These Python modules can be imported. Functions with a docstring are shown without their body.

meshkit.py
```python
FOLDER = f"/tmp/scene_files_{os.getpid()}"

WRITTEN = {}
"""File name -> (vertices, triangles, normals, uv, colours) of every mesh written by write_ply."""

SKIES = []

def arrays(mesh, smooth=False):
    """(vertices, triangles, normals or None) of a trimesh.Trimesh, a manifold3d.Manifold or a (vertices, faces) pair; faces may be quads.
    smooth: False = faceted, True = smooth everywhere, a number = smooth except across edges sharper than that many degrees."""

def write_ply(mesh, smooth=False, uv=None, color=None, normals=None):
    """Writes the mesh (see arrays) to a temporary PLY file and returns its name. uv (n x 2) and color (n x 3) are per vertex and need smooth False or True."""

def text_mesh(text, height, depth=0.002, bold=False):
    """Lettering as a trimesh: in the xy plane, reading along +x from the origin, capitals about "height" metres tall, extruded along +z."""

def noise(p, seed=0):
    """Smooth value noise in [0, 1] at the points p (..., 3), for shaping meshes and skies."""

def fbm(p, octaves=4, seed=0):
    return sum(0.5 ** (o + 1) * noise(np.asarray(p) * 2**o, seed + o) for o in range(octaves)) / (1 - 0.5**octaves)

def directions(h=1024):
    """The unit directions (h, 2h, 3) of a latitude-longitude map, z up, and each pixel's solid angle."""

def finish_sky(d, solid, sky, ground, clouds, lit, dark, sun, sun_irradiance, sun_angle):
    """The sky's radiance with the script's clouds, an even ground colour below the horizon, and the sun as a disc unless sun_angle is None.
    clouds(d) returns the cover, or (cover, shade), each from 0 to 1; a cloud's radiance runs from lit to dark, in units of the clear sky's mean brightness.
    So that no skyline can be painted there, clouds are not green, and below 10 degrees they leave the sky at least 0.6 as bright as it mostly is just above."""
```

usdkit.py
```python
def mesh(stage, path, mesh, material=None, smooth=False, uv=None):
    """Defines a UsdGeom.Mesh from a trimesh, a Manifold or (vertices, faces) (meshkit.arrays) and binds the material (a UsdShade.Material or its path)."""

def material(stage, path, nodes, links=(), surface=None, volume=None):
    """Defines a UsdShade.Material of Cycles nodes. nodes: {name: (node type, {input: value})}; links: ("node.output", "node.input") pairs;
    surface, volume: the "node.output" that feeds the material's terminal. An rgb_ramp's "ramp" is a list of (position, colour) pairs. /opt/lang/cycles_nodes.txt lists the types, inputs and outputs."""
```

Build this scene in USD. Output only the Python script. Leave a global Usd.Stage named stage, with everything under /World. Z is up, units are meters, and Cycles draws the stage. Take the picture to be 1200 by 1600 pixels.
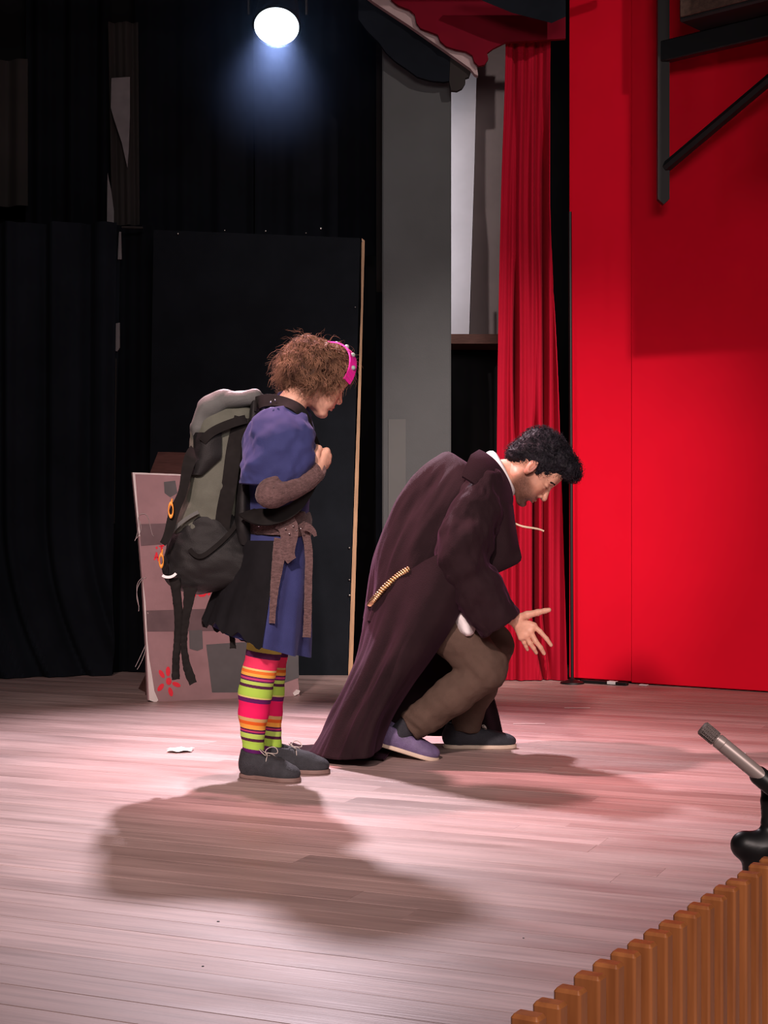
import math
import numpy as np
import trimesh
import manifold3d
from scipy.interpolate import PchipInterpolator, CubicSpline
from scipy.spatial import cKDTree
from shapely.geometry import Polygon, LineString, Point
from shapely import affinity
from pxr import Usd, UsdGeom, UsdLux, UsdShade, Gf, Sdf, Vt
import usdkit
import meshkit

stage = Usd.Stage.CreateInMemory()
UsdGeom.SetStageUpAxis(stage, 'Z')
UsdGeom.Xform.Define(stage, '/World')
UsdGeom.Scope.Define(stage, '/World/Looks')
PI = math.pi
# ------------------------------------------------------------------ camera, lights, exposure
F, CX, HY, HC = 2400.0, 600.0, 820.0, 0.875      # focal length and horizon in pixels of the 1200x1600 frame; eye height over the stage
cam = UsdGeom.Camera.Define(stage, '/World/camera')
AP = 24.0
cam.CreateHorizontalApertureAttr(AP)
cam.CreateFocalLengthAttr(AP * F / 1200.0)
cam.CreateVerticalApertureOffsetAttr((HY - 800.0) / 1200.0 * AP)
cam.CreateHorizontalApertureOffsetAttr(0.0)
cam.CreateClippingRangeAttr(Gf.Vec2f(0.05, 200))
cam.AddTranslateOp().Set(Gf.Vec3d(0, 0, HC))
cam.AddRotateXOp().Set(90.0)
cam.CreateExposureAttr(0.1)


def aim(x, pos, to):
    z = (np.array(pos, float) - np.array(to, float)); z /= np.linalg.norm(z)
    xx = np.cross([0, 0, 1.0], z); xx /= np.linalg.norm(xx)
    y = np.cross(z, xx)
    x.AddTransformOp().Set(Gf.Matrix4d(*xx, 0, *y, 0, *z, 0, *[float(a) for a in pos], 1))


def spot(name, pos, to, color, power, radius, cone, soft):
    l = UsdLux.SphereLight.Define(stage, '/World/' + name)
    l.CreateRadiusAttr(radius); l.CreateIntensityAttr(power / (4 * PI * PI * radius ** 2)); l.CreateColorAttr(Gf.Vec3f(*color))
    s = UsdLux.ShapingAPI.Apply(l.GetPrim()); s.CreateShapingConeAngleAttr(cone); s.CreateShapingConeSoftnessAttr(soft)
    aim(l, pos, to)


def area(name, pos, to, color, power, w, h):
    l = UsdLux.RectLight.Define(stage, '/World/' + name)
    l.CreateWidthAttr(w); l.CreateHeightAttr(h); l.CreateIntensityAttr(power / (PI * w * h)); l.CreateColorAttr(Gf.Vec3f(*color))
    aim(l, pos, to)


LAMP = np.array([-0.555, 7.94, 3.45])             # the lamp seen at the top of the photo
AIMP = np.array([-0.55, 5.45, 0.0])
LD = (AIMP - LAMP) / np.linalg.norm(AIMP - LAMP)
spot('back_spot_light', LAMP + LD * 0.03, AIMP, (1.0, 0.81, 0.90), 1050, 0.09, 31, 0.9)
spot('side_pink_light', (-1.15, 5.95, 3.45), (0.25, 5.75, 0), (1.0, 0.50, 0.54), 820, 0.07, 27, 1.0)
spot('front_house_light', (3.0, 2.0, 5.0), (0.52, 8.5, 0.9), (1.0, 0.84, 0.78), 2600, 0.06, 11, 1.0)
spot('upper_wall_fill', (3.0, 2.05, 5.0), (0.75, 8.4, 3.0), (1.0, 0.84, 0.78), 560, 0.06, 13, 1.0)  # added lamp, brightens the upper red wall above the first cone
area('house_fill_light', (0.8, -1.6, 3.4), (0, 6, 0.6), (1.0, 0.82, 0.78), 190, 2.6, 1.4)
spot('front_key_light', (-1.6, -1.5, 4.4), (0.0, 5.8, 0.45), (1.0, 0.73, 0.67), 2150, 0.25, 17, 1.0)
area('wing_light', (0.14, 9.15, 2.75), (0.50, 9.40, 2.75), (1.0, 0.95, 1.0), 2.6, 0.05, 1.5)


# ------------------------------------------------------------------ picture to place
def W(px, py, Y):
    """the point at depth Y seen at pixel (px, py)"""
    return np.array([(px - CX) / F * Y, Y, HC - (py - HY) / F * Y])


def FL(px, py):
    """the point of the stage floor seen at pixel (px, py)"""
    Y = F * HC / (py - HY)
    return np.array([(px - CX) / F * Y, Y, 0.0])


def nrm(v):
    v = np.asarray(v, float)
    return v / (np.linalg.norm(v, axis=-1, keepdims=True) + 1e-12)


# ------------------------------------------------------------------ USD helpers
taken = {}


def numbered(path):
    n = taken.get(path, -1) + 1
    taken[path] = n
    return path if n == 0 else f'{path}_{n:03d}'


def tag(p, label=None, cat=None, group=None, kind=None):
    for k, v in (('label', label), ('category', cat), ('group', group), ('kind', kind)):
        if v:
            p.SetCustomDataByKey(k, v)


BASE = {}


def thing(name, label, cat, base=(0, 0, 0), group=None, kind=None):
    path = numbered('/World/' + name)
    x = UsdGeom.Xform.Define(stage, path)
    base = np.array(base, float)
    x.AddTranslateOp().Set(Gf.Vec3d(*map(float, base)))
    BASE[path] = base
    tag(x.GetPrim(), label, cat, group, kind)
    return path


def to_tm(m):
    if hasattr(m, 'to_mesh'):
        mm = m.to_mesh(); return trimesh.Trimesh(mm.vert_properties[:, :3], mm.tri_verts, process=False)
    if isinstance(m, (tuple, list)) and not isinstance(m[0], trimesh.Trimesh):
        v, f, _ = meshkit.arrays(m); return trimesh.Trimesh(v, f, process=False)
    if isinstance(m, list):
        return trimesh.util.concatenate(m)
    return m


def part(parent, name, mesh, mat, smooth=35, label=None, kind=None, tint=None):
    """one mesh under a thing, a part or (parent '/World') at top level; mesh is in world coordinates"""
    path = numbered(parent + '/' + name)
    mesh = to_tm(mesh)
    b = BASE.get(parent, np.zeros(3))
    m = trimesh.Trimesh(np.asarray(mesh.vertices) - b, mesh.faces, process=False)
    g = usdkit.mesh(stage, path, m, '/World/Looks/' + mat, smooth=True if tint is not None else smooth)
    if tint is not None:
        UsdGeom.PrimvarsAPI(g).CreatePrimvar('tint', Sdf.ValueTypeNames.Color3fArray, 'vertex').Set(Vt.Vec3fArray.FromNumpy(np.asarray(tint, np.float32)))
    BASE[path] = b
    tag(g.GetPrim(), label, None, None, kind)
    return path


def single(name, mesh, mat, label=None, cat=None, group=None, kind=None, smooth=35):
    p = part('/World', name, mesh, mat, smooth)
    tag(stage.GetPrimAtPath(p), label, cat, group, kind)
    return p


def curves(parent, name, strands, width, mat, kind=None, label=None, tip=0.3):
    path = numbered(parent + '/' + name)
    b = BASE.get(parent, np.zeros(3))
    c = UsdGeom.BasisCurves.Define(stage, path)
    pts = np.vstack(strands) - b
    c.CreatePointsAttr(Vt.Vec3fArray.FromNumpy(pts.astype(np.float32)))
    c.CreateCurveVertexCountsAttr(Vt.IntArray([len(s) for s in strands]))
    c.CreateTypeAttr('linear')
    w = np.concatenate([np.linspace(1, tip, len(s)) * width for s in strands])
    c.CreateWidthsAttr(Vt.FloatArray.FromNumpy(w.astype(np.float32))); c.SetWidthsInterpolation('vertex')
    UsdShade.MaterialBindingAPI.Apply(c.GetPrim()).Bind(UsdShade.Material.Get(stage, '/World/Looks/' + mat))
    tag(c.GetPrim(), label, None, None, kind)
    return path


# ------------------------------------------------------------------ materials
def look(name, nodes, links, surface='p.BSDF', volume=None):
    usdkit.material(stage, '/World/Looks/' + name, nodes, links, surface=surface, volume=volume)


def plain(name, c, rough=0.6, var=0.25, scale=6.0, stretch=(1, 1, 1), bump=0.0, bscale=120.0, sheen=0.0, spec=0.4, metal=0.0, sheen_tint=(1, 1, 1), detail=4, coat=0.0):
    c = np.array(c, float)
    nodes = {'g': ('geometry', {}), 'm': ('mapping', {'scale': stretch}),
             'n': ('noise_texture', {'scale': scale, 'detail': detail, 'roughness': 0.6}),
             'r': ('rgb_ramp', {'ramp': [(0.25, tuple(c * (1 - var))), (0.75, tuple(np.minimum(c * (1 + var), 1)))]}),
             'p': ('principled_bsdf', {'roughness': rough, 'specular_ior_level': spec, 'metallic': metal, 'sheen_weight': sheen, 'sheen_tint': sheen_tint, 'sheen_roughness': 0.4, 'coat_weight': coat})}
    links = [('g.position', 'm.vector'), ('m.vector', 'n.vector'), ('n.fac', 'r.fac'), ('r.color', 'p.base_color')]
    if bump:
        nodes['n2'] = ('noise_texture', {'scale': bscale, 'detail': 2})
        nodes['b'] = ('bump', {'strength': bump, 'distance': 0.004})
        links += [('m.vector', 'n2.vector'), ('n2.fac', 'b.height'), ('b.normal', 'p.normal')]
    look(name, nodes, links)


ANG = math.atan2(-0.39, 0.92)                     # the boards run along (0.92, -0.39)
for k, c in enumerate([(0.43, 0.318, 0.302), (0.40, 0.290, 0.274), (0.46, 0.338, 0.322), (0.38, 0.280, 0.268)]):
    c = np.array(c)
    look(f'stage_board_{"abcd"[k]}', {
        'g': ('geometry', {}), 'm': ('mapping', {'rotation': (0, 0, -ANG), 'location': (0, 0.37 * k, 0.2 * k)}), 'ms': ('mapping', {'scale': (1.1, 26, 1)}), 'm2': ('mapping', {'scale': (0.8, 3.0, 1)}), 'm3': ('mapping', {'scale': (5, 150, 1)}),
        'n': ('noise_texture', {'scale': 1.6, 'detail': 6, 'roughness': 0.65}), 'n2': ('noise_texture', {'scale': 1.7, 'detail': 3}), 'n3': ('noise_texture', {'scale': 1.0, 'detail': 3}),
        'r': ('rgb_ramp', {'ramp': [(0.25, tuple(c * 0.66)), (0.5, tuple(c)), (0.75, tuple(c * 1.24))]}),
        'r2': ('rgb_ramp', {'ramp': [(0.3, (0.80, 0.77, 0.76)), (0.65, (1.08, 1.06, 1.06))]}),
        'x': ('mix', {'mix_type': 'multiply', 'fac': 1.0}),
        'rr': ('map_range', {'from_min': 0.3, 'from_max': 0.7, 'to_min': 0.36, 'to_max': 0.58}),
        'b': ('bump', {'strength': 0.22, 'distance': 0.002}),
        'p': ('principled_bsdf', {'specular_ior_level': 0.5})},
        [('g.position', 'm.vector'), ('m.vector', 'ms.vector'), ('m.vector', 'm2.vector'), ('m.vector', 'm3.vector'), ('ms.vector', 'n.vector'), ('m2.vector', 'n2.vector'), ('m3.vector', 'n3.vector'), ('n.fac', 'r.fac'), ('n2.fac', 'r2.fac'),
         ('r.color', 'x.color1'), ('r2.color', 'x.color2'), ('x.color', 'p.base_color'), ('n2.fac', 'rr.value'), ('rr.result', 'p.roughness'), ('n3.fac', 'b.height'), ('b.normal', 'p.normal')])
plain('joint_dark', (0.06, 0.04, 0.035), 0.9)
plain('black_wall', (0.008, 0.008, 0.009), 0.9, spec=0.1)
plain('black_cloth', (0.0085, 0.0110, 0.0155), 0.95, 0.3, 3, bump=0.3, spec=0.08)
plain('black_cloth_deep', (0.006, 0.007, 0.010), 0.95, 0.3, 3, bump=0.3, spec=0.05)
plain('black_flat', (0.0085, 0.0105, 0.0140), 0.9, 0.22, 5, bump=0.25, bscale=300, spec=0.08)
plain('raw_pine', (0.42, 0.25, 0.14), 0.6, 0.3, 8, (12, 12, 1))
plain('white_paint', (0.80, 0.80, 0.80), 0.6, 0.08)
plain('plaster_white', (0.78, 0.76, 0.80), 0.8, 0.06, 5)
plain('plaster_pink', (0.42, 0.32, 0.32), 0.85, 0.10, 5)
plain('grey_column', (0.070, 0.076, 0.078), 0.85, 0.10, 3, bump=0.15)
plain('grey_column_lit', (0.092, 0.096, 0.095), 0.85, 0.08, 3)
plain('plaster_shaded', (0.30, 0.26, 0.265), 0.9, 0.12, 3, bump=0.2)
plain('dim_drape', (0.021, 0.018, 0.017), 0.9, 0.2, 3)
plain('pale_rag', (0.16, 0.15, 0.157), 0.85, 0.2, 10)
plain('rail_wood', (0.16, 0.065, 0.045), 0.55, 0.3, 8, (3, 3, 20))
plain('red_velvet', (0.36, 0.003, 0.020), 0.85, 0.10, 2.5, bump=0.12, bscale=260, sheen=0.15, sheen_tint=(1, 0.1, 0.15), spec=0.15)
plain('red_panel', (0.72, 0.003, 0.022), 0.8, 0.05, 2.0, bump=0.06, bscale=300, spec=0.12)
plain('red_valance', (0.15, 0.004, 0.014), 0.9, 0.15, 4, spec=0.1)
plain('iron_black', (0.005, 0.005, 0.006), 0.5, 0.2)
plain('speaker_cloth', (0.075, 0.045, 0.034), 0.9, 0.5, 40, bump=0.5, bscale=400)
plain('speaker_black', (0.012, 0.012, 0.013), 0.6)
plain('lamp_black', (0.012, 0.012, 0.013), 0.5)
look('lamp_glow', {'e': ('emission', {'color': (0.86, 0.93, 1.0), 'strength': 30.0})}, [], surface='e.emission')
look('slat_wood', {'g': ('geometry', {}), 'm': ('mapping', {'scale': (60, 60, 5)}), 'n': ('noise_texture', {'scale': 1.0, 'detail': 5}), 'o': ('object_info', {}),
                   'r': ('rgb_ramp', {'ramp': [(0.25, (0.26, 0.085, 0.027)), (0.75, (0.46, 0.165, 0.052))]}),
                   'p': ('principled_bsdf', {'roughness': 0.36, 'specular_ior_level': 0.5, 'coat_weight': 0.25, 'coat_roughness': 0.25})},
     [('g.position', 'm.vector'), ('m.vector', 'n.vector'), ('n.fac', 'r.fac'), ('r.color', 'p.base_color')])
plain('steel_screw', (0.75, 0.74, 0.72), 0.3, 0.1, metal=1.0)


# ------------------------------------------------------------------ modelling helpers
def box(lo, hi, bevel=0.0):
    lo, hi = np.array(lo, float), np.array(hi, float)
    if bevel:
        b = bevel
        pts = []
        for i in np.ndindex(2, 2, 2):
            c = np.where(np.array(i), hi - b, lo + b)
            for k in range(3):
                d = np.zeros(3); d[k] = b if i[k] else -b
                pts.append(c + d)
        return trimesh.convex.convex_hull(np.array(pts))
    m = trimesh.creation.box(hi - lo); m.apply_translation((lo + hi) / 2)
    return m


def oriented(lo, hi, R, t, bevel=0.0):
    m = box(lo, hi, bevel)
    M = np.eye(4); M[:3, :3] = R; M[:3, 3] = t
    m.apply_transform(M)
    return m


def hullm(pts):
    return trimesh.convex.convex_hull(np.asarray(pts, float))


def spline(pts, n, k=None):
    pts = np.asarray(pts, float)
    if len(pts) == 2:
        return np.linspace(pts[0], pts[1], n)
    s = np.r_[0, np.cumsum(np.linalg.norm(np.diff(pts[:, :3], axis=0), axis=1) + 1e-9)]
    return PchipInterpolator(s, pts, axis=0)(np.linspace(0, s[-1], n)) if k is None else CubicSpline(s, pts, axis=0)(np.linspace(0, s[-1], n))


def tube(pts, r, sides=10, n=None, smooth_path=True):
    pts = np.asarray(pts, float)
    r = np.broadcast_to(np.asarray(r, float), (len(pts),))
    if n:
        q = spline(np.c_[pts, r], n, 1 if smooth_path and len(pts) > 2 else None)
        pts, r = q[:, :3], np.maximum(q[:, 3], 1e-4)
    t = nrm(np.gradient(pts, axis=0))
    a = np.zeros_like(t)
    ref = np.array([0, 0, 1.0]) if abs(t[0][2]) < 0.9 else np.array([1.0, 0, 0])
    for i in range(len(t)):
        ref = nrm(ref - t[i] * (ref @ t[i])); a[i] = ref
    b = np.cross(t, a)
    ang = np.arange(sides) * 2 * PI / sides
    v = pts[:, None] + r[:, None, None] * (np.cos(ang)[None, :, None] * a[:, None] + np.sin(ang)[None, :, None] * b[:, None])
    return skin(v)


def skin(grid, caps=True, closed=True):
    """a tube of rings (m, n, 3) as a mesh, ends capped"""
    m, n = grid.shape[:2]
    v = grid.reshape(-1, 3)
    i, j = np.meshgrid(np.arange(m - 1), np.arange(n if closed else n - 1), indexing='ij')
    j2 = (j + 1) % n
    q = np.stack([i * n + j, i * n + j2, (i + 1) * n + j2, (i + 1) * n + j], -1).reshape(-1, 4)
    f = np.vstack([q[:, [0, 1, 2]], q[:, [0, 2, 3]]])
    if caps and closed:
        c0, c1 = grid[0].mean(0), grid[-1].mean(0)
        k = len(v)
        v = np.vstack([v, c0, c1])
        J = np.arange(n); J2 = (J + 1) % n
        f = np.vstack([f, np.c_[J2, J, np.full(n, k)], np.c_[(m - 1) * n + J, (m - 1) * n + J2, np.full(n, k + 1)]])
    tm = trimesh.Trimesh(v, f, process=False)
    if caps and closed and tm.volume < 0:
        tm.invert()
    return tm


def sheet(grid, t):
    """an open grid (m, n, 3) given the thickness t"""
    m, n = grid.shape[:2]
    du, dv = np.gradient(grid, axis=1), np.gradient(grid, axis=0)
    nn = nrm(np.cross(du, dv))
    A, B = grid + nn * t / 2, grid - nn * t / 2
    v = np.vstack([A.reshape(-1, 3), B.reshape(-1, 3)])
    i, j = np.meshgrid(np.arange(m - 1), np.arange(n - 1), indexing='ij')
    q = np.stack([i * n + j, i * n + j + 1, (i + 1) * n + j + 1, (i + 1) * n + j], -1).reshape(-1, 4)
    o = m * n
    loop = np.r_[np.arange(n), np.arange(1, m) * n + n - 1, (m - 1) * n + np.arange(n - 2, -1, -1), np.arange(m - 2, 0, -1) * n]
    l2 = np.roll(loop, -1)
    rim = np.stack([loop, loop + o, l2 + o, l2], -1)
    q = np.vstack([q, (q + o)[:, ::-1], rim])
    tm = trimesh.Trimesh(v, np.vstack([q[:, [0, 1, 2]], q[:, [0, 2, 3]]]), process=False)
    if tm.volume < 0:
        tm.invert()
    return tm


def ribbon(pts, width, t, normal, n=None, twist=None):
    """a flat band along pts; normal = the way its face looks"""
    pts = np.asarray(pts, float)
    w = np.broadcast_to(np.asarray(width, float), (len(pts),))
    if n:
        q = spline(np.c_[pts, w], n, 1 if len(pts) > 2 else None); pts, w = q[:, :3], q[:, 3]
    tg = nrm(np.gradient(pts, axis=0))
    N = np.broadcast_to(np.asarray(normal, float), pts.shape)
    side = nrm(np.cross(tg, N))
    grid = np.stack([pts - side * w[:, None] / 2, pts - side * w[:, None] / 6, pts + side * w[:, None] / 6, pts + side * w[:, None] / 2], 1)
    return sheet(grid, t)


def loft(secs, n=80, m=70, p=2.0, fold=None, caps=True):
    """rings through sections (left px, left py, right px, right py, depth of the middle, half depth)"""
    s = np.asarray(secs, float)
    L = np.array([W(a[0], a[1], a[4]) for a in s]); R = np.array([W(a[2], a[3], a[4]) for a in s])
    d = np.linalg.norm(np.diff((L + R) / 2, axis=0), axis=1) + 1e-6
    u = np.r_[0, np.cumsum(d)] / d.sum()
    full = PchipInterpolator(u, np.c_[L, R, s[:, 5]], axis=0)(np.linspace(0, 1, m))
    L, R, H = full[:, :3], full[:, 3:6], full[:, 6]
    C, A = (L + R) / 2, (R - L) / 2
    ang = np.arange(n) * 2 * PI / n
    ca, sa = np.cos(ang), np.sin(ang)
    ex, ey = np.sign(ca) * np.abs(ca) ** (2 / p), np.sign(sa) * np.abs(sa) ** (2 / p)
    B = np.zeros_like(A); B[:, 1] = H
    g = C[:, None] + ex[None, :, None] * A[:, None] + ey[None, :, None] * B[:, None]
    if fold is not None:
        out = nrm(ca[None, :, None] * A[:, None] * H[:, None, None] + sa[None, :, None] * B[:, None] * np.linalg.norm(A, axis=1)[:, None, None])
        vv = np.linspace(0, 1, m)
        g = g + out * fold(np.broadcast_to(ang, (m, n)), np.broadcast_to(vv[:, None], (m, n)))[..., None]
    return skin(g, caps)


def fold_noise(freq, along, amp, seed, lo=0.0):
    """folds that run along the loft: fine around it, slow along it"""
    def f(a, v):
        P = np.stack([np.cos(a) * freq, np.sin(a) * freq, v * along], -1)
        return (meshkit.fbm(P + 31.7, 3, seed) - 0.5) * 2 * amp * (lo + (1 - lo) * np.ones_like(v))
    return f


def rough_up(m, amp, scale, seed):
    n = m.vertex_normals
    d = (meshkit.fbm(m.vertices * scale + 11.3, 3, seed) - 0.5) * 2 * amp
    return trimesh.Trimesh(m.vertices + n * d[:, None], m.faces, process=False)


def drape(mesh, pts, lift=0.004):
    """points on the near side of the mesh seen at the given pixels (depths found on the mesh itself)"""
    n = mesh.vertex_normals
    v = np.asarray(mesh.vertices); k = n[:, 1] < 0.1
    v, n = v[k], n[k]
    q = np.c_[CX + v[:, 0] / v[:, 1] * F, HY - (v[:, 2] - HC) / v[:, 1] * F]
    d, i = cKDTree(q).query(np.asarray(pts, float)[:, :2], k=3)
    Y = (v[i][..., 1]).min(1)
    return np.array([W(a[0], a[1], y - lift) for a, y in zip(pts, Y)]), nrm(n[i].mean(1))


class Field:
    """a distance field on a grid, built from blended primitives, turned into one closed mesh"""
    def __init__(self, lo, hi, h):
        self.lo, self.h = np.array(lo, float), h
        self.n = np.ceil((np.array(hi) - self.lo) / h).astype(int) + 1
        self.D = np.full(self.n, 1.0, np.float32)

    def _block(self, lo, hi):
        a = np.clip(np.floor((lo - self.lo) / self.h).astype(int), 0, self.n - 1)
        b = np.clip(np.ceil((hi - self.lo) / self.h).astype(int) + 1, 1, self.n)
        ax = [(self.lo[k] + np.arange(a[k], b[k]) * self.h) for k in range(3)]
        P = np.stack(np.meshgrid(*ax, indexing='ij'), -1)
        return tuple(slice(x, y) for x, y in zip(a, b)), P

    def _mix(self, sl, d, k, cut):
        D = self.D[sl]
        d = d.astype(np.float32)
        if cut:
            d = -d
            h = np.maximum(k - np.abs(D - d), 0) / k
            self.D[sl] = np.maximum(D, d) + h * h * k / 4
        else:
            h = np.maximum(k - np.abs(D - d), 0) / k
            self.D[sl] = np.minimum(D, d) - h * h * k / 4

    def cap(self, a, b, ra, rb=None, k=0.01, cut=False):
        a, b = np.asarray(a, float), np.asarray(b, float)
        rb = ra if rb is None else rb
        m = max(ra, rb) + 2 * k + 2 * self.h
        sl, P = self._block(np.minimum(a, b) - m, np.maximum(a, b) + m)
        if P.size == 0:
            return self
        ba = b - a
        t = np.clip(((P - a) @ ba) / (ba @ ba + 1e-12), 0, 1)
        self._mix(sl, np.linalg.norm(P - a - t[..., None] * ba, axis=-1) - (ra + t * (rb - ra)), k, cut)
        return self

    def ell(self, c, r, R=None, k=0.01, cut=False):
        c, r = np.asarray(c, float), np.asarray(r, float)
        m = r.max() + 2 * k + 2 * self.h
        sl, P = self._block(c - m, c + m)
        if P.size == 0:
            return self
        q = P - c
        if R is not None:
            q = q @ np.asarray(R)
        k0 = np.linalg.norm(q / r, axis=-1); k1 = np.linalg.norm(q / r ** 2, axis=-1) + 1e-9
        self._mix(sl, k0 * (k0 - 1) / k1, k, cut)
        return self

    def chain(self, pts, rs, k=0.01):
        for i in range(len(pts) - 1):
            self.cap(pts[i], pts[i + 1], rs[i], rs[i + 1], k)
        return self

    def plane(self, point, normal, k=0.004):
        P = np.stack(np.meshgrid(*[self.lo[i] + np.arange(self.n[i]) * self.h for i in range(3)], indexing='ij'), -1)
        d = (P - np.asarray(point)) @ nrm(normal)
        self._mix(tuple(slice(None) for _ in range(3)), -d, k, True)
        return self

    def mesh(self):
        D = self.D.copy()
        for ax in range(3):                       # closed at the border
            for e in (0, -1):
                ix = [slice(None)] * 3; ix[ax] = e
                D[tuple(ix)] = np.maximum(D[tuple(ix)], self.h * 0.5)
        S = D < 0
        n = np.array(D.shape)
        c = sum(S[i:n[0] - 1 + i, j:n[1] - 1 + j, k:n[2] - 1 + k].astype(np.int8) for i, j, k in np.ndindex(2, 2, 2))
        act = np.argwhere((c > 0) & (c < 8))
        index = np.full(n - 1, -1, np.int64); index[tuple(act.T)] = np.arange(len(act))
        acc, cnt = np.zeros((len(act), 3)), np.zeros(len(act))
        for ax in range(3):
            o = [x for x in range(3) if x != ax]
            for i, j in np.ndindex(2, 2):
                e = np.zeros(3, int); e[o[0]], e[o[1]] = i, j
                f = e.copy(); f[ax] = 1
                a, b = D[tuple((act + e).T)], D[tuple((act + f).T)]
                hit = (a < 0) != (b < 0)
                t = np.where(hit, a / np.where(hit, a - b, 1), 0)
                pos = e[None] + t[:, None] * (f - e)[None]
                acc += pos * hit[:, None]; cnt += hit
        v = self.lo + (act + acc / np.maximum(cnt, 1)[:, None]) * self.h
        quads = []
        for ax in range(3):
            o = [(ax + 1) % 3, (ax + 2) % 3]
            a = np.take(S, np.arange(n[ax] - 1), ax); b = np.take(S, np.arange(1, n[ax]), ax)
            e = np.argwhere(a != b)
            e = e[(e[:, o[0]] > 0) & (e[:, o[1]] > 0) & (e[:, o[0]] < n[o[0]] - 1) & (e[:, o[1]] < n[o[1]] - 1)]
            flip = b[tuple(e.T)]
            d0, d1 = np.zeros(3, int), np.zeros(3, int); d0[o[0]] = 1; d1[o[1]] = 1
            q = np.stack([index[tuple((e - d0 - d1).T)], index[tuple((e - d1).T)], index[tuple(e.T)], index[tuple((e - d0).T)]], -1)
            q[flip] = q[flip][:, ::-1]
            quads.append(q)
        q = np.vstack(quads)
        m = trimesh.Trimesh(v, np.vstack([q[:, [0, 1, 2]], q[:, [0, 2, 3]]]), process=False)
        m.remove_unreferenced_vertices()
        if m.volume < 0:
            m.invert()
        return m


def taubin(m, it=6):
    from scipy.sparse import coo_matrix, diags
    e = m.edges_unique
    A = coo_matrix((np.ones(2 * len(e)), (np.r_[e[:, 0], e[:, 1]], np.r_[e[:, 1], e[:, 0]])), shape=(len(m.vertices),) * 2).tocsr()
    A = diags(1 / np.maximum(np.asarray(A.sum(1)).ravel(), 1)) @ A
    v = np.array(m.vertices)
    for _ in range(it):
        v += 0.5 * (A @ v - v); v -= 0.52 * (A @ v - v)
    m.vertices = v
    return m


def solid(m):
    m = to_tm(m)
    return manifold3d.Manifold(manifold3d.Mesh(np.asarray(m.vertices, np.float32), np.asarray(m.faces, np.uint32)))


def extr(poly, depth, origin, ux, uy, uz):
    """a polygon in the plane (ux, uy) at origin, extruded along uz"""
    geoms = getattr(poly, 'geoms', [poly])
    ms = []
    for g in geoms:
        m = trimesh.creation.extrude_polygon(g, depth, engine='earcut')
        M = np.eye(4); M[:3, 0], M[:3, 1], M[:3, 2], M[:3, 3] = ux, uy, uz, origin
        m.apply_transform(M)
        if np.linalg.det(M[:3, :3]) < 0:
            m.invert()
        ms.append(m)
    return trimesh.util.concatenate(ms)


# ------------------------------------------------------------------ the setting
rng = np.random.default_rng(7)


def slab_mesh(px, Y, t):
    """the outline px (pixels) standing upright at depth Y, t metres thick towards the back"""
    q = np.array([W(a, b, Y) for a, b in px])
    return extr(Polygon(q[:, [0, 2]]), t, (0, Y + t, 0), (1, 0, 0), (0, 0, 1), (0, -1, 0))


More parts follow.
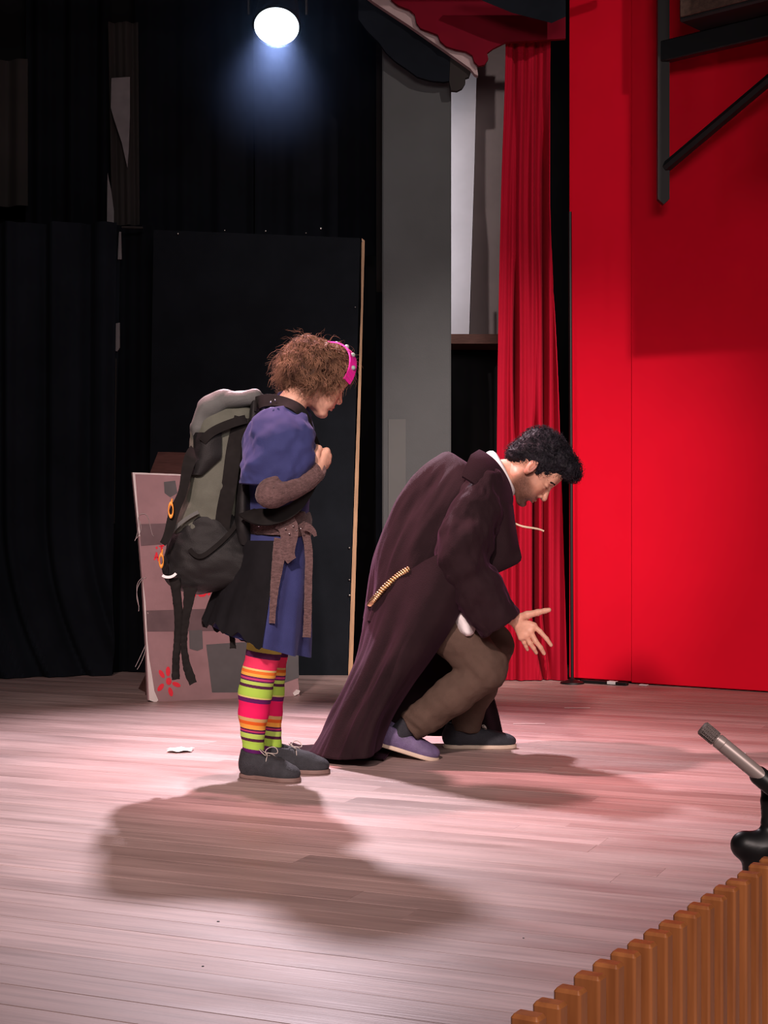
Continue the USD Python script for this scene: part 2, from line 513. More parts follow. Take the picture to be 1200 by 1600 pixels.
floor = thing('floor', 'worn pinkish brown wooden stage floor of long narrow boards', 'floor', kind='structure')
part(floor, 'subfloor', box((-4.6, 0.7, -0.09), (4.4, 9.9, -0.028)), 'joint_dark')
dv, nv = np.array([math.cos(ANG), math.sin(ANG), 0]), np.array([-math.sin(ANG), math.cos(ANG), 0])
trap = Polygon([(-1.7, 1.0), (2.0, 1.0), (3.75, 9.6), (-3.9, 9.6)])
WB = 0.105
for i in range(4, 96):
    t0 = i * WB
    band = Polygon([tuple((dv * s + nv * t)[:2]) for s, t in ((-9, t0), (9, t0), (9, t0 + WB), (-9, t0 + WB))]).intersection(trap)
    if band.is_empty or band.area < 0.01:
        continue
    q = np.array(band.exterior.coords)
    s = q @ dv[:2]
    a, e = s.min() - 0.1, s.max() + 0.1
    cut = a
    lens = []
    while cut < e:
        L = rng.uniform(2.6, 4.4)
        if e - (cut + L) < 0.7:
            L = e - cut
        lens.append((cut, min(cut + L, e))); cut += L
    for s0, s1 in lens:
        g = 0.0003 + rng.uniform(0, 0.0007) * (rng.uniform() < 0.22)
        z = rng.uniform(-0.0004, 0.0002)
        tA, tB, c = t0 + g, t0 + WB - g, 0.0011
        P = []
        for zz, k in ((-0.028, 0), (z - c * 0.6, 0), (z, c)):
            P += [dv * (s0 + 1e-4) + nv * (tA + k) + [0, 0, zz], dv * (s1 - 1e-4) + nv * (tA + k) + [0, 0, zz], dv * (s1 - 1e-4) + nv * (tB - k) + [0, 0, zz], dv * (s0 + 1e-4) + nv * (tB - k) + [0, 0, zz]]
        part(floor, 'plank', hullm(P), 'stage_board_' + 'abcd'[rng.integers(4)], smooth=False)

wb = thing('wall_back', 'dark rear stage wall with a pale plaster strip and its shaded return painted grey over a dark opening', 'wall', (0, 9.6, 0), kind='structure')
part(wb, 'black_wall_surface', box((-4.0, 9.6, 0), (3.6, 9.7, 6.2)), 'black_wall')
part(wb, 'plaster_strip', slab_mesh([(696, 60), (746, 60), (741, 265), (733, 523), (700, 523)], 9.40, 0.20), 'plaster_white', label='pale plaster strip above the dark opening')
part(wb, 'grey_board', slab_mesh([(736, 30), (800, 30), (800, 523), (734, 523), (741, 265)], 9.55, 0.05), 'plaster_shaded', label='shaded face of the plaster beside the pale strip, painted grey')  # shaded side of the plaster corner, its shade painted in as grey
part(wb, 'lintel', slab_mesh([(696, 522), (800, 522), (800, 537), (696, 537)], 9.26, 0.34), 'rail_wood', label='reddish wooden lintel over the dark opening')

beam = single('trim_1', slab_mesh([(555, -20), (740, -20), (744, 95), (747, 118), (742, 116), (735, 107), (700, 82), (640, 40), (582, 2)], 8.545, 0.05), 'plaster_pink', 'pinkish plaster beam sloping down over the wings', 'beam', kind='structure')

col = thing('grey_column', 'tall plain grey column between the black flat and the dark opening', 'column', W(650, 1060, 8.7) * [1, 1, 0])
q0, q1 = W(597, 800, 8.72), W(705, 800, 8.72)
part(col, 'column_face', oriented((q0[0], 8.72, 0.0), (q1[0], 9.1, 4.3), np.eye(3), (0, 0, 0), 0.008), 'grey_column')
part(col, 'repair_panel', slab_mesh([(607, 655), (634, 655), (634, 1040), (607, 1040)], 8.716, 0.006), 'grey_column_lit', label='narrow patch of light low on the column, painted as paler grey')  # patch of light on the column, put in as a thin paler slab
post = thing('dark_post', 'thin dark grey upright post in the black gap left of the grey column', 'post', W(592, 1060, 9.2) * [1, 1, 0])
part(post, 'post_pole', box((W(587, 0, 9.2)[0], 9.2, 0), (W(598, 0, 9.2)[0], 9.24, 4.4), 0.004), 'black_cloth')
part(post, 'post_face', slab_mesh([(588, 60), (597, 60), (597, 456), (588, 456)], 9.19, 0.009), 'dim_drape')


def cloth_sheet(px_l, px_r, top, bot, Yl, Yr, fold, n=90, m=60, t=0.006):
    """a hanging cloth between two pixel edges given as functions of the row; fold(u, w) in metres towards the viewer"""
    g = np.zeros((m, n, 3))
    U, V = np.linspace(0, 1, n), np.linspace(0, 1, m)
    for i, v in enumerate(V):
        for j, u in enumerate(U):
            yt, yb = top(u), bot(u)
            y = yt + (yb - yt) * v
            x = px_l(y) + (px_r(y) - px_l(y)) * u
            Y = Yl + (Yr - Yl) * u
            g[i, j] = W(x, y, Y) - np.array([0, 1, 0]) * fold(u, y)
    g[..., 2] = np.maximum(g[..., 2], 0.004)
    return sheet(g, t)


def wave(freqs, seed, bend=0.0):
    ph = np.random.default_rng(seed).uniform(0, 6.28, len(freqs))

    def f(u, y):
        uu = u - bend * max(0.0, (y - 800) / 260.0) ** 2
        return sum(a * math.sin(6.283 * k * uu + p + 0.3 * math.sin(y * 0.004 + p)) for (k, a), p in zip(freqs, ph))
    return f


lin = lambda a, b, y0=0, y1=1060: (lambda y: a + (b - a) * (y - y0) / (y1 - y0))
single('black_curtain', cloth_sheet(lin(-60, -60), lin(186, 176), lambda u: 348, lambda u: 1063 - 6 * u, 8.66, 8.92, wave([(3.3, 0.035), (6.7, 0.018), (11, 0.006)], 3, 0.28), 130, 60), 'black_cloth',
       'black curtain hanging in loose folds to the floor at the far left', 'curtain')
single('black_curtain', cloth_sheet(lin(150, 150), lin(260, 260), lambda u: 352, lambda u: 1056, 9.12, 9.12, wave([(2.2, 0.02), (5, 0.008)], 5), 40, 30), 'black_cloth_deep',
       'black curtain in the gap between the far left curtain and the black flat', 'curtain')
single('black_drape', cloth_sheet(lin(40, 40), lin(172, 168), lambda u: -40, lambda u: 372, 9.34, 9.34, wave([(2.4, 0.03), (5.3, 0.014)], 9), 60, 30), 'black_cloth_deep',
       'black drape high up at the left of the grey hanging strip', 'drape', 'black drapes high up at the back')
single('black_drape', cloth_sheet(lin(210, 210), lin(396, 396), lambda u: -40, lambda u: 380, 9.34, 9.34, wave([(3, 0.018), (7, 0.007)], 10), 80, 30), 'black_cloth_deep',
       'black drape high up between the grey hanging strip and the lamp', 'drape', 'black drapes high up at the back')
single('black_drape', cloth_sheet(lin(399, 399), lin(592, 592), lambda u: -40, lambda u: 400, 9.34, 9.34, wave([(3, 0.018), (7, 0.007)], 12), 80, 30), 'black_cloth_deep',
       'black drape high up behind and right of the lamp', 'drape', 'black drapes high up at the back')
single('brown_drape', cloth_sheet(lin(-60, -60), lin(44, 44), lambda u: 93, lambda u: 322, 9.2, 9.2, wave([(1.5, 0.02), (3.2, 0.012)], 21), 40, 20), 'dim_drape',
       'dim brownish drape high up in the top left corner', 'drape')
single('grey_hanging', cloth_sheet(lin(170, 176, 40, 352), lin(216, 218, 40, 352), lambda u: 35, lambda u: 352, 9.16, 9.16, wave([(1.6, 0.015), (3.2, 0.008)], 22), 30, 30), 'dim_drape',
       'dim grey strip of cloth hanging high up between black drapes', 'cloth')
rag = thing('pale_rag', 'pale grey rag tapering to a point on the hanging grey strip', 'cloth', W(190, 255, 9.10))
part(rag, 'rag_upper', slab_mesh([(174, 122), (203, 120), (203, 180), (201, 235), (199, 262), (190, 222), (178, 186), (173, 168)], 9.10, 0.01), 'pale_rag')
part(rag, 'rag_lower', slab_mesh([(168, 270), (174, 300), (178, 330), (178, 348), (167, 348)], 9.10, 0.01), 'pale_rag')
bat = thing('pale_batten', 'thin pale batten standing in the gap beside the far left curtain', 'batten', W(176, 1050, 8.97) * [1, 1, 0])
part(bat, 'batten_strip', slab_mesh([(176, 560), (182, 560), (179, 818), (172, 818), (173, 700)], 8.97, 0.015), 'dim_drape')
part(bat, 'batten_tip', slab_mesh([(186, 362), (189, 362), (190, 405), (184, 405)], 8.97, 0.015), 'pale_rag')
part(bat, 'batten_plate', slab_mesh([(177, 506), (187, 504), (187, 543), (183, 549), (177, 547)], 8.965, 0.015), 'pale_rag')
part(bat, 'cross_bar', slab_mesh([(190, 353), (223, 354), (223, 357), (190, 356)], 8.965, 0.02), 'dim_drape')
part(bat, 'batten_core', slab_mesh([(179, 400), (186, 360), (188, 360), (186, 505), (178, 820), (176, 1056), (172, 1056)], 8.99, 0.02), 'black_cloth')

flat = thing('black_flat', 'tall black scenery flat with a raw wooden edge behind the person with the backpack', 'scenery flat', W(400, 1056, 8.94) * [1, 1, 0])
part(flat, 'flat_panel', slab_mesh([(240, 359), (563, 372), (545, 1056), (229, 1058)], 8.94, 0.022), 'black_flat')
part(flat, 'edge_strip', slab_mesh([(565, 372), (570, 376), (560, 760), (551, 1056), (544, 1056), (554, 760), (564, 480)], 8.932, 0.03), 'raw_pine', label='raw wooden strip down the right edge')
for k, (x, y, r) in enumerate([(278, 365, 1.9), (351, 360, 1.1), (415, 361, 1.8), (478, 364, 1.3), (501, 357, 2.4), (555, 480, 1.2), (546, 856, 1.7), (546, 906, 1.5), (546, 930, 1.9), (566, 377, 1.2)]):
    c = W(x, y, 8.932); s = trimesh.creation.icosphere(1, r * 8.93 / F); s.apply_translation(c); part(flat, 'screw', s, 'steel_screw', smooth=True)

dark_val = thing('dark_valance', 'dark scalloped valance below the sloping beam at the top of the grey column', 'valance', W(650, 100, 8.6))
part(dark_val, 'black_swag', slab_mesh([(560, -20), (584, -4), (640, 36), (704, 82), (704, 126), (694, 128), (672, 126), (652, 120), (636, 108), (618, 96), (603, 82), (592, 66), (575, 50), (560, 30)], 8.60, 0.03), 'black_cloth')
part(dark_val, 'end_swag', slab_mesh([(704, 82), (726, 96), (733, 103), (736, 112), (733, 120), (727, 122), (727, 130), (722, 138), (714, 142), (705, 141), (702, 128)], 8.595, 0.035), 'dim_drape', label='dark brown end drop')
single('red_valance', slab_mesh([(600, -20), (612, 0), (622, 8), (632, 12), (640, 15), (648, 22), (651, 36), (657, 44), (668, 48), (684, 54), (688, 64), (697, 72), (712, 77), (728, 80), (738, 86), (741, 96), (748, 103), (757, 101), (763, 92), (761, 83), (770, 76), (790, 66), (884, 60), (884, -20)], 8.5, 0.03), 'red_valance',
       'dark red valance with a scalloped edge at the top of the gathered curtain', 'valance')
single('curtain_track', hullm([W(x, y, Y) for Y in (8.22, 8.27) for x, y in ((722, -12), (884, -12), (884, 26), (862, 36), (800, 20))]), 'black_cloth', 'black curtain track across the top of the red curtain', 'track')


def red_fold(u, y):
    L, R = rl(y), rr(y)
    x = L + (R - L) * u
    d = 0.012 * math.sin(6.28 * 3.1 * u + 0.6) + 0.006 * math.sin(6.28 * 7.7 * u + 1.0 + y * 0.002)
    e = max(0.0, (y - 960) / 100.0)
    for xc, w, a0, lim in ((806, 4.0, 0.16, (400, 700)), (837 + 17 * e ** 1.4 * 0.8, 3.6, 0.20, (640, 1100)), (852 + 8 * e, 4.5, 0.13, (150, 1100)), (822, 7, 0.03, (-50, 1100)), (794, 6, 0.03, (500, 1100)), (842, 6, 0.06, (-50, 620)), (866, 4, 0.05, (0, 900))):
        k = min(1, max(0, (y - lim[0]) / 120)) * min(1, max(0, (lim[1] - y) / 120))
        d -= a0 * (0.18 + 0.82 * k) * math.exp(-((x - xc) / w) ** 2)
    return d


rl = PchipInterpolator([-40, 80, 300, 600, 1070], [791, 790, 783, 777, 774])
rr = PchipInterpolator([-40, 300, 500, 800, 1070], [861, 859, 868, 878, 886])
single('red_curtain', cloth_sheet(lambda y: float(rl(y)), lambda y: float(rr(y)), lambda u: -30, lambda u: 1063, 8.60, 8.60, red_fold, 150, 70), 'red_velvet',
       'gathered red velvet stage curtain hanging in narrow vertical folds', 'curtain')

A0 = FL(889, 1062)
wd = nrm(FL(1200, 1082) - A0)                      # along the red wall, towards the viewer
wn = np.array([wd[1], -wd[0], 0])                  # its face looks this way
Rw = np.stack([wd, -wn, [0, 0, 1]], 1)
wr = thing('wall_right', 'bright red cloth covered wall panels at the right of the stage', 'wall', A0, kind='structure')
s1 = 0.385
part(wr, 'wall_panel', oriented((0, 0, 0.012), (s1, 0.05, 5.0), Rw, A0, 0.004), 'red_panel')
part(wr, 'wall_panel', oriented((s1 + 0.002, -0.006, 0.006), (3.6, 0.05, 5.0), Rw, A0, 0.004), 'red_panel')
ps = thing('power_strip', 'flat black bar with a white label lying at the foot of the red wall', 'power strip', FL(944, 1069))
Q = FL(905, 1067)
part(ps, 'housing', oriented((0.0, 0.0, 0), (0.285, 0.035, 0.018), Rw, Q, 0.004), 'iron_black')
part(ps, 'label_sticker', oriented((0.17, -0.002, 0.003), (0.22, 0.036, 0.0195), Rw, Q, 0.001), 'white_paint', label='white label')
single('paper_scrap', oriented((0, 0, 0), (0.045, 0.03, 0.006), Rw, FL(998, 1071), 0.002), 'white_paint', 'tiny white scrap at the foot of the red wall near the black bar', 'scrap')
bp = thing('black_pole', 'thin black pole on a round base between the red curtain and the red wall', 'pole', FL(893, 1066))
bc = FL(894, 1068)
dome = trimesh.creation.revolve(np.array([[0, 0.034], [0.010, 0.032], [0.018, 0.022], [0.045, 0.014], [0.064, 0.009], [0.066, 0.0], [0, 0]]), sections=28); dome.apply_translation(bc)
part(bp, 'round_base', dome, 'iron_black')
part(bp, 'pole', tube([bc + [0, 0, 0.02], bc + [-0.012, 0, 2.6]], 0.009, 10), 'iron_black')

# the bracket and loudspeaker at the top right, and an unseen shadow blocker
br = thing('wall_bracket', 'black steel triangular bracket in front of the red wall at the top right', 'bracket', W(1036, 318, 8.12))
pt, pb = W(1036, -60, 8.12), W(1036, 312, 8.12)
part(br, 'upright', hullm(np.vstack([pt + np.array(o) for o in ((-.031, -.02, 0), (.031, -.02, 0), (.031, .02, 0), (-.031, .02, 0))] + [pb + np.array(o) for o in ((-.031, -.02, 0), (.031, -.02, 0), (.031, .02, 0), (-.031, .02, 0), (0, -.02, -.028), (0, .02, -.028))])), 'iron_black')
ad = nrm(np.array([0.44, -0.40, 0]))
Ra = np.stack([ad, [-ad[1], ad[0], 0], [0, 0, 1]], 1)
a0 = W(1036, 82, 8.12)
part(br, 'arm', oriented((0, -0.03, -0.055), (1.5, 0.03, 0.055), Ra, a0, 0.006), 'iron_black')
b0, b1 = W(1040, 262, 8.12), W(1210, 118, 7.70)
part(br, 'brace', tube([b0, b1, b1 + (b1 - b0) * 0.35], 0.030, 8), 'iron_black')
part(br, 'standoff', tube([W(1036, -40, 8.12), W(1036, -40, 8.12) - wn * 0.22], 0.02, 8), 'iron_black')
ls = thing('loudspeaker', 'brown cloth fronted loudspeaker cabinet resting on the black bracket', 'loudspeaker', a0 + ad * 0.6)
part(ls, 'cabinet', oriented((0.23, -0.22, 0.056), (1.3, 0.15, 0.95), Ra, a0, 0.01), 'speaker_black')
part(ls, 'grille_cloth', oriented((0.245, -0.235, 0.075), (1.28, -0.221, 0.93), Ra, a0, 0.004), 'speaker_cloth')
part(ls, 'lower_cabinet', oriented((0, 0, 0), (0.9, 0.22, 1.9), Rw, (1.818, 6.62, 2.70), 0.01), 'speaker_black')  # added box out of view, only there to shade the red wall

# the lamp
lp = thing('stage_lamp', 'round stage lamp shining bright white at the top of the dark back of the stage', 'stage lamp', LAMP)
zc = nrm(LD); xc = nrm(np.cross(zc, [0, 0, 1])); yc = np.cross(zc, xc)
RL = np.eye(4); RL[:3, 0], RL[:3, 1], RL[:3, 2], RL[:3, 3] = xc, -yc, zc, LAMP
if np.linalg.det(RL[:3, :3]) < 0:
    RL[:3, 1] *= -1
can = trimesh.creation.revolve(np.array([[0, -0.34], [0.05, -0.34], [0.09, -0.30], [0.10, -0.22], [0.116, -0.10], [0.118, 0.0], [0.1145, 0.0], [0.112, -0.08], [0.09, -0.2], [0, -0.2]]), sections=40); can.apply_transform(RL)
part(lp, 'housing', can, 'lamp_black')
lens = trimesh.creation.revolve(np.array([[0, 0.054], [0.03, 0.052], [0.06, 0.046], [0.085, 0.034], [0.104, 0.016], [0.114, 0.0], [0.114, -0.012], [0, -0.012]]), sections=48); lens.apply_transform(RL)
part(lp, 'lens', lens, 'lamp_glow', label='glowing white lens')
yp = [LAMP + xc * 0.15 - zc * 0.1, LAMP + xc * 0.15 - zc * 0.1 + np.array([0, 0, 0.22]), LAMP - xc * 0.15 - zc * 0.1 + np.array([0, 0, 0.22]), LAMP - xc * 0.15 - zc * 0.1]
part(lp, 'yoke', tube(yp, 0.008, 6, n=None), 'lamp_black')
part(lp, 'hook', tube([(yp[1] + yp[2]) / 2, (yp[1] + yp[2]) / 2 + [0, 0, 0.12]], 0.015, 8), 'lamp_black')
top = (yp[1] + yp[2]) / 2 + [0, 0, 0.12]
single('lamp_bar', tube([top + [-2.2, 0, 0.02], top + [1.9, 0, 0.02]], 0.024, 12), 'iron_black', 'black lighting bar that carries the stage lamp', 'bar')

# marks and crumbs on the floor
sc = FL(281, 1174)
sg = np.zeros((5, 8, 3))
for i in range(5):
    for j in range(8):
        sg[i, j] = sc + np.array([(j - 3.5) * 0.0135 + 0.006 * math.sin(i * 2.1), (i - 2) * 0.028 * (1 - 0.5 * abs(j - 3) / 5), 0.004 + 0.006 * abs(math.sin(i * 1.3 + j * 0.9))])
single('paper_scrap', sheet(sg, 0.001), 'white_paint', 'crumpled white paper scrap on the floor left of the striped stockings', 'scrap')
plain('chalk', (0.75, 0.66, 0.62), 0.9)
for x0, x1, y in ((802, 852, 1131), (882, 922, 1106)):
    a, b = FL(x0, y), FL(x1, y)
    single('chalk_mark', box((a[0], a[1] - 0.008, 0.0004), (b[0], b[1] + 0.008, 0.0014)), 'chalk', 'short pale tape mark on the floor ' + ('nearer the crouching person' if y > 1120 else 'nearer the red wall'), 'mark')
for x, y, r, w in ((341, 1440, 0.0035, 'dark nail head on the floor below the big shadow, the bolder one'), (317, 1510, 0.0028, 'small faint nail head on the floor nearest the bottom edge'), (818, 1466, 0.0025, 'small dark nail head on the floor near the slatted rail')):
    s = trimesh.creation.icosphere(2, r); s.apply_scale((1, 1, 0.5)); s.apply_translation(FL(x, y)); single('nail_head', s, 'iron_black', w, 'nail', smooth=True)
# ------------------------------------------------------------------ the painted board in front of the lectern
plain('board_paint', (0.370, 0.240, 0.255), 0.8, 0.16, 5, bump=0.15)
plain('board_grey', (0.125, 0.130, 0.135), 0.85, 0.15, 8)
plain('board_shade', (0.165, 0.120, 0.130), 0.85, 0.2, 8)
plain('board_red', (0.95, 0.035, 0.065), 0.6, 0.1)
plain('board_torn', (0.80, 0.77, 0.76), 0.85, 0.1, 12)
plain('lectern_wood', (0.110, 0.045, 0.038), 0.45, 0.3, 8, (2, 2, 12))
plain('thread_pale', (0.42, 0.38, 0.38), 0.8)
BL, BR = FL(231, 1097), FL(466, 1087)
bu = nrm(BR - BL); bn = np.array([bu[1], -bu[0], 0])   # bn looks to the viewer


def onboard(px, py, lift=0.0):
    d = W(px, py, 1.0) - np.array([0, 0, HC])
    o = np.array([0, 0, HC])
    t = ((BL - o) @ bn) / (d @ bn)
    p = o + d * t
    return p + bn * lift


def board_poly(px):
    p = np.array([onboard(a, b) for a, b in px]) - BL
    return Polygon(np.c_[p @ bu, p[:, 2]])


lec = thing('painted_lectern', 'lectern with a mauve painted board front bearing a red flower and red letters', 'lectern', (BL + BR) / 2)
torn = [(207, 738), (306, 742), (440, 744), (468, 1087), (400, 1090), (330, 1093), (280, 1097), (245, 1098), (231, 1094), (228, 1010), (222, 905), (216, 830)]
part(lec, 'front_board', extr(board_poly(torn), 0.028, BL - bn * 0.028, bu, (0, 0, 1), bn), 'board_paint')
part(lec, 'torn_edge', extr(board_poly([(222.5, 905), (227, 940), (230, 1000), (233, 1030), (238, 1060), (241, 1080), (247, 1094), (243, 1097.5), (233, 1094), (228.5, 1010)]), 0.012, BL - bn * 0.006, bu, (0, 0, 1), bn), 'board_torn', label='torn white paper edge')
part(lec, 'torn_corner', extr(board_poly([(457, 1083), (463, 1077), (468, 1079), (466, 1084), (459, 1087)]), 0.01, BL, bu, (0, 0, 1), bn), 'board_torn', label='torn pale corner')
part(lec, 'torn_edge', extr(board_poly([(207, 738), (306, 742), (306, 744), (211, 741), (214, 780), (219, 838), (217, 838), (209, 760)]), 0.006, BL - bn * 0.003, bu, (0, 0, 1), bn), 'board_torn', label='pale worn rim')
for k, (mat, px) in enumerate((('board_grey', [(257, 754), (273, 752), (276, 770), (266, 776), (258, 770)]), ('board_shade', [(219, 820), (302, 818), (304, 846), (221, 852)]), ('board_shade', [(228, 955), (332, 952), (333, 985), (230, 986)]),
                             ('board_grey', [(296, 986), (315, 985), (316, 1013), (308, 1016), (297, 1013)]), ('board_grey', [(323, 1008), (400, 1003), (465, 1003), (466, 1058), (404, 1081), (332, 1081)]))):
    part(lec, 'painted_patch', extr(board_poly(px).buffer(0.006).buffer(-0.003), 0.001, BL + bn * 0.0006 * (1 + k % 2), bu, (0, 0, 1), bn), mat, label='grey painted patch' if mat == 'board_grey' else 'dark painted band')
fl = [(262.5, 1049, 3.4, 7.5, 0), (252.5, 1053, 3.3, 7, 30), (251, 1074, 3.5, 7, -38), (266.5, 1081, 3.4, 7.2, 14), (275.5, 1069.5, 3.5, 6.8, 68)]
cpoly = lambda x, y, rx, ry, a: board_poly(list(affinity.translate(affinity.rotate(affinity.scale(Point(0, 0).buffer(1, 16), rx, ry), a, origin=(0, 0)), x, y).exterior.coords))
ctr = part(lec, 'flower', extr(cpoly(263.5, 1064.5, 4.2, 5.6, 0), 0.0025, BL, bu, (0, 0, 1), bn), 'board_red', label='red painted flower at the lower left')
for x, y, a, b, r in fl:
    part(ctr, 'petal', extr(cpoly(x, y, a, b, -r if False else r * -1), 0.002, BL, bu, (0, 0, 1), bn), 'board_red')


def stroke(name, px, w):
    ls_ = LineString([tuple((lambda p: (p @ bu, p[2]))(onboard(a, b) - BL)) for a, b in px]).buffer(w * 7.7 / F)
    part(lec, name, extr(ls_, 0.0015, BL, bu, (0, 0, 1), bn), 'board_red')


for px, w in (([(252.5, 853), (252.8, 863)], 1.6), ([(249.5, 853.5), (255.5, 852.5)], 1.2), ([(244.5, 855.5), (244.8, 856.5)], 1.4), ([(241.5, 874), (244.5, 864), (247.5, 876)], 1.3), ([(243, 871), (246.5, 871)], 1.0), ([(248.5, 876), (249.5, 878)], 1.2),
              ([(297.5, 929), (300, 932), (304, 931.5), (306.5, 926)], 1.5), ([(309, 927), (313, 931), (319, 930.5), (322.5, 926), (323.5, 920)], 1.7), ([(326, 929), (329, 921), (331.5, 914)], 1.6)):
    stroke('red_letter', px, w)
for pts in ([(216, 806), (226, 803), (233, 815), (240, 838)], [(216, 808), (215, 825), (213, 838), (210, 845)], [(217, 812), (219, 830), (212, 842)], [(222, 903), (215, 910), (214, 930), (216, 955)], [(224, 903), (217, 912), (217, 948)], [(227, 1008), (219, 1025), (211, 1042)], [(228, 1010), (222, 1030), (214, 1046)]):
    part(lec, 'loose_thread', tube([onboard(a, b, 0.004 + 0.004 * (i % 2)) for i, (a, b) in enumerate(pts)], 0.0016, 5, n=14), 'thread_pale')
for x, y in ((227, 903), (231, 958), (405, 1075)):
    s = trimesh.creation.icosphere(1, 0.0045); s.apply_translation(onboard(x, y, 0.001)); part(lec, 'staple', s, 'steel_screw', smooth=True)
dp = [W(247, 706, 7.95), W(330, 708, 7.98), W(345, 744, 7.72), W(233, 742, 7.70)]
part(lec, 'book_rest', hullm(np.vstack([np.array(dp), np.array(dp) - [0, 0.01, 0.025]])), 'lectern_wood', label='dark brown slanted book rest')
part(lec, 'lectern_case', hullm([p + np.array([0, 0, z]) for p in (BL + bu * 0.06 - bn * 0.05, BR - bu * 0.08 - bn * 0.05, BR - bu * 0.08 - bn * 0.33, BL + bu * 0.06 - bn * 0.33) for z in (0, 1.08)]), 'lectern_wood')
ft = [FL(216, 1076), FL(232, 1084), FL(232, 1074)]
part(lec, 'foot', hullm(np.vstack([np.array(ft), [ft[1] + [0, 0, 0.10], ft[2] + [0, 0, 0.10]]])), 'lectern_wood')
# ------------------------------------------------------------------ people: materials
def skin_look(name, c):
    look(name, {'a': ('attribute', {'attribute': 'tint'}), 'g': ('geometry', {}), 'n': ('noise_texture', {'scale': 55, 'detail': 3}),
                'r': ('rgb_ramp', {'ramp': [(0.3, tuple(np.array(c) * 0.92)), (0.7, tuple(np.array(c) * 1.08))]}), 'x': ('mix', {'mix_type': 'multiply', 'fac': 1.0}),
                'p': ('principled_bsdf', {'roughness': 0.48, 'subsurface_weight': 0.12, 'subsurface_scale': 0.008, 'subsurface_radius': (1, 0.35, 0.2), 'specular_ior_level': 0.4})},
         [('g.position', 'n.vector'), ('n.fac', 'r.fac'), ('r.color', 'x.color1'), ('a.color', 'x.color2'), ('x.color', 'p.base_color')])


skin_look('skin_fair', (0.74, 0.42, 0.31))
skin_look('skin_tan', (0.64, 0.35, 0.25))


def hair_look(name, c0, c1, scale):
    look(name, {'g': ('geometry', {}), 'n': ('noise_texture', {'scale': scale, 'detail': 3, 'roughness': 0.6}), 'r': ('rgb_ramp', {'ramp': [(0.36, c0), (0.66, c1)]}),
                'p': ('principled_bsdf', {'roughness': 0.65, 'specular_ior_level': 0.18})}, [('g.position', 'n.vector'), ('n.fac', 'r.fac'), ('r.color', 'p.base_color')])


hair_look('hair_brown', (0.035, 0.018, 0.012), (0.16, 0.085, 0.050), 26)
hair_look('hair_brown_curl', (0.060, 0.030, 0.020), (0.36, 0.20, 0.125), 22)
hair_look('hair_black', (0.006, 0.006, 0.009), (0.018, 0.017, 0.024), 30)
hair_look('hair_black_curl', (0.005, 0.005, 0.008), (0.022, 0.021, 0.030), 30)
plain('eye_white', (0.55, 0.48, 0.46), 0.25, 0.02)
plain('eye_dark', (0.015, 0.010, 0.008), 0.2)
plain('brow_dark', (0.014, 0.009, 0.008), 0.8)
plain('coat_blue', (0.036, 0.045, 0.150), 0.8, 0.18, 9, bump=0.35, bscale=420, sheen=0.25, sheen_tint=(0.5, 0.5, 0.9), spec=0.2)
plain('coat_navy', (0.018, 0.020, 0.055), 0.85, 0.2, 9, bump=0.3, bscale=420, spec=0.15)
plain('cloth_black', (0.008, 0.008, 0.010), 0.85, 0.3, 12, bump=0.3, bscale=300, spec=0.15)
plain('knit_brown', (0.125, 0.078, 0.078), 0.9, 0.45, 70, (1, 1, 2.2), bump=0.9, bscale=170, sheen=0.2, spec=0.15)
plain('sequin', (0.9, 0.85, 0.95), 0.12, metal=1.0)
plain('band_pink', (0.78, 0.018, 0.36), 0.55, 0.1)
plain('band_grey', (0.30, 0.42, 0.38), 0.5)
plain('shoe_suede', (0.034, 0.037, 0.045), 0.85, 0.3, 40, bump=0.5, bscale=300)
plain('shoe_navy', (0.030, 0.032, 0.042), 0.8, 0.25, 40, bump=0.4, bscale=300)
plain('shoe_violet', (0.15, 0.115, 0.24), 0.6, 0.3, 30, bump=0.4, bscale=300)
plain('sole_brown', (0.20, 0.13, 0.115), 0.6, 0.15, 30)
plain('sole_cream', (0.62, 0.50, 0.40), 0.55, 0.08, 30)
plain('lace_cream', (0.52, 0.47, 0.43), 0.8)
plain('robe_velvet', (0.0180, 0.0090, 0.0118), 0.85, 0.25, 7, bump=0.35, bscale=260, sheen=0.14, sheen_tint=(0.50, 0.20, 0.42), spec=0.12)
plain('robe_lining', (0.012, 0.007, 0.009), 0.9, 0.2, 7, spec=0.08)
plain('trouser_brown', (0.098, 0.066, 0.052), 0.85, 0.12, 20, bump=0.4, bscale=520, spec=0.15)
plain('shirt_white', (0.82, 0.81, 0.83), 0.75, 0.04, 20, bump=0.2)
plain('gold_trim', (0.78, 0.56, 0.30), 0.28, 0.2, 60, metal=1.0)
plain('pack_green', (0.105, 0.113, 0.092), 0.75, 0.16, 14, bump=0.35, bscale=500, spec=0.2)
plain('pack_grey', (0.112, 0.120, 0.118), 0.65, 0.16, 14, bump=0.3, bscale=500, spec=0.25)
plain('pack_black', (0.011, 0.011, 0.012), 0.6, 0.3, 14, bump=0.35, bscale=400, spec=0.3)
plain('pack_strap', (0.012, 0.011, 0.011), 0.8, 0.3, 30, spec=0.12)
plain('clip_amber', (0.75, 0.30, 0.05), 0.35)
plain('cord_cream', (0.80, 0.66, 0.48), 0.6)
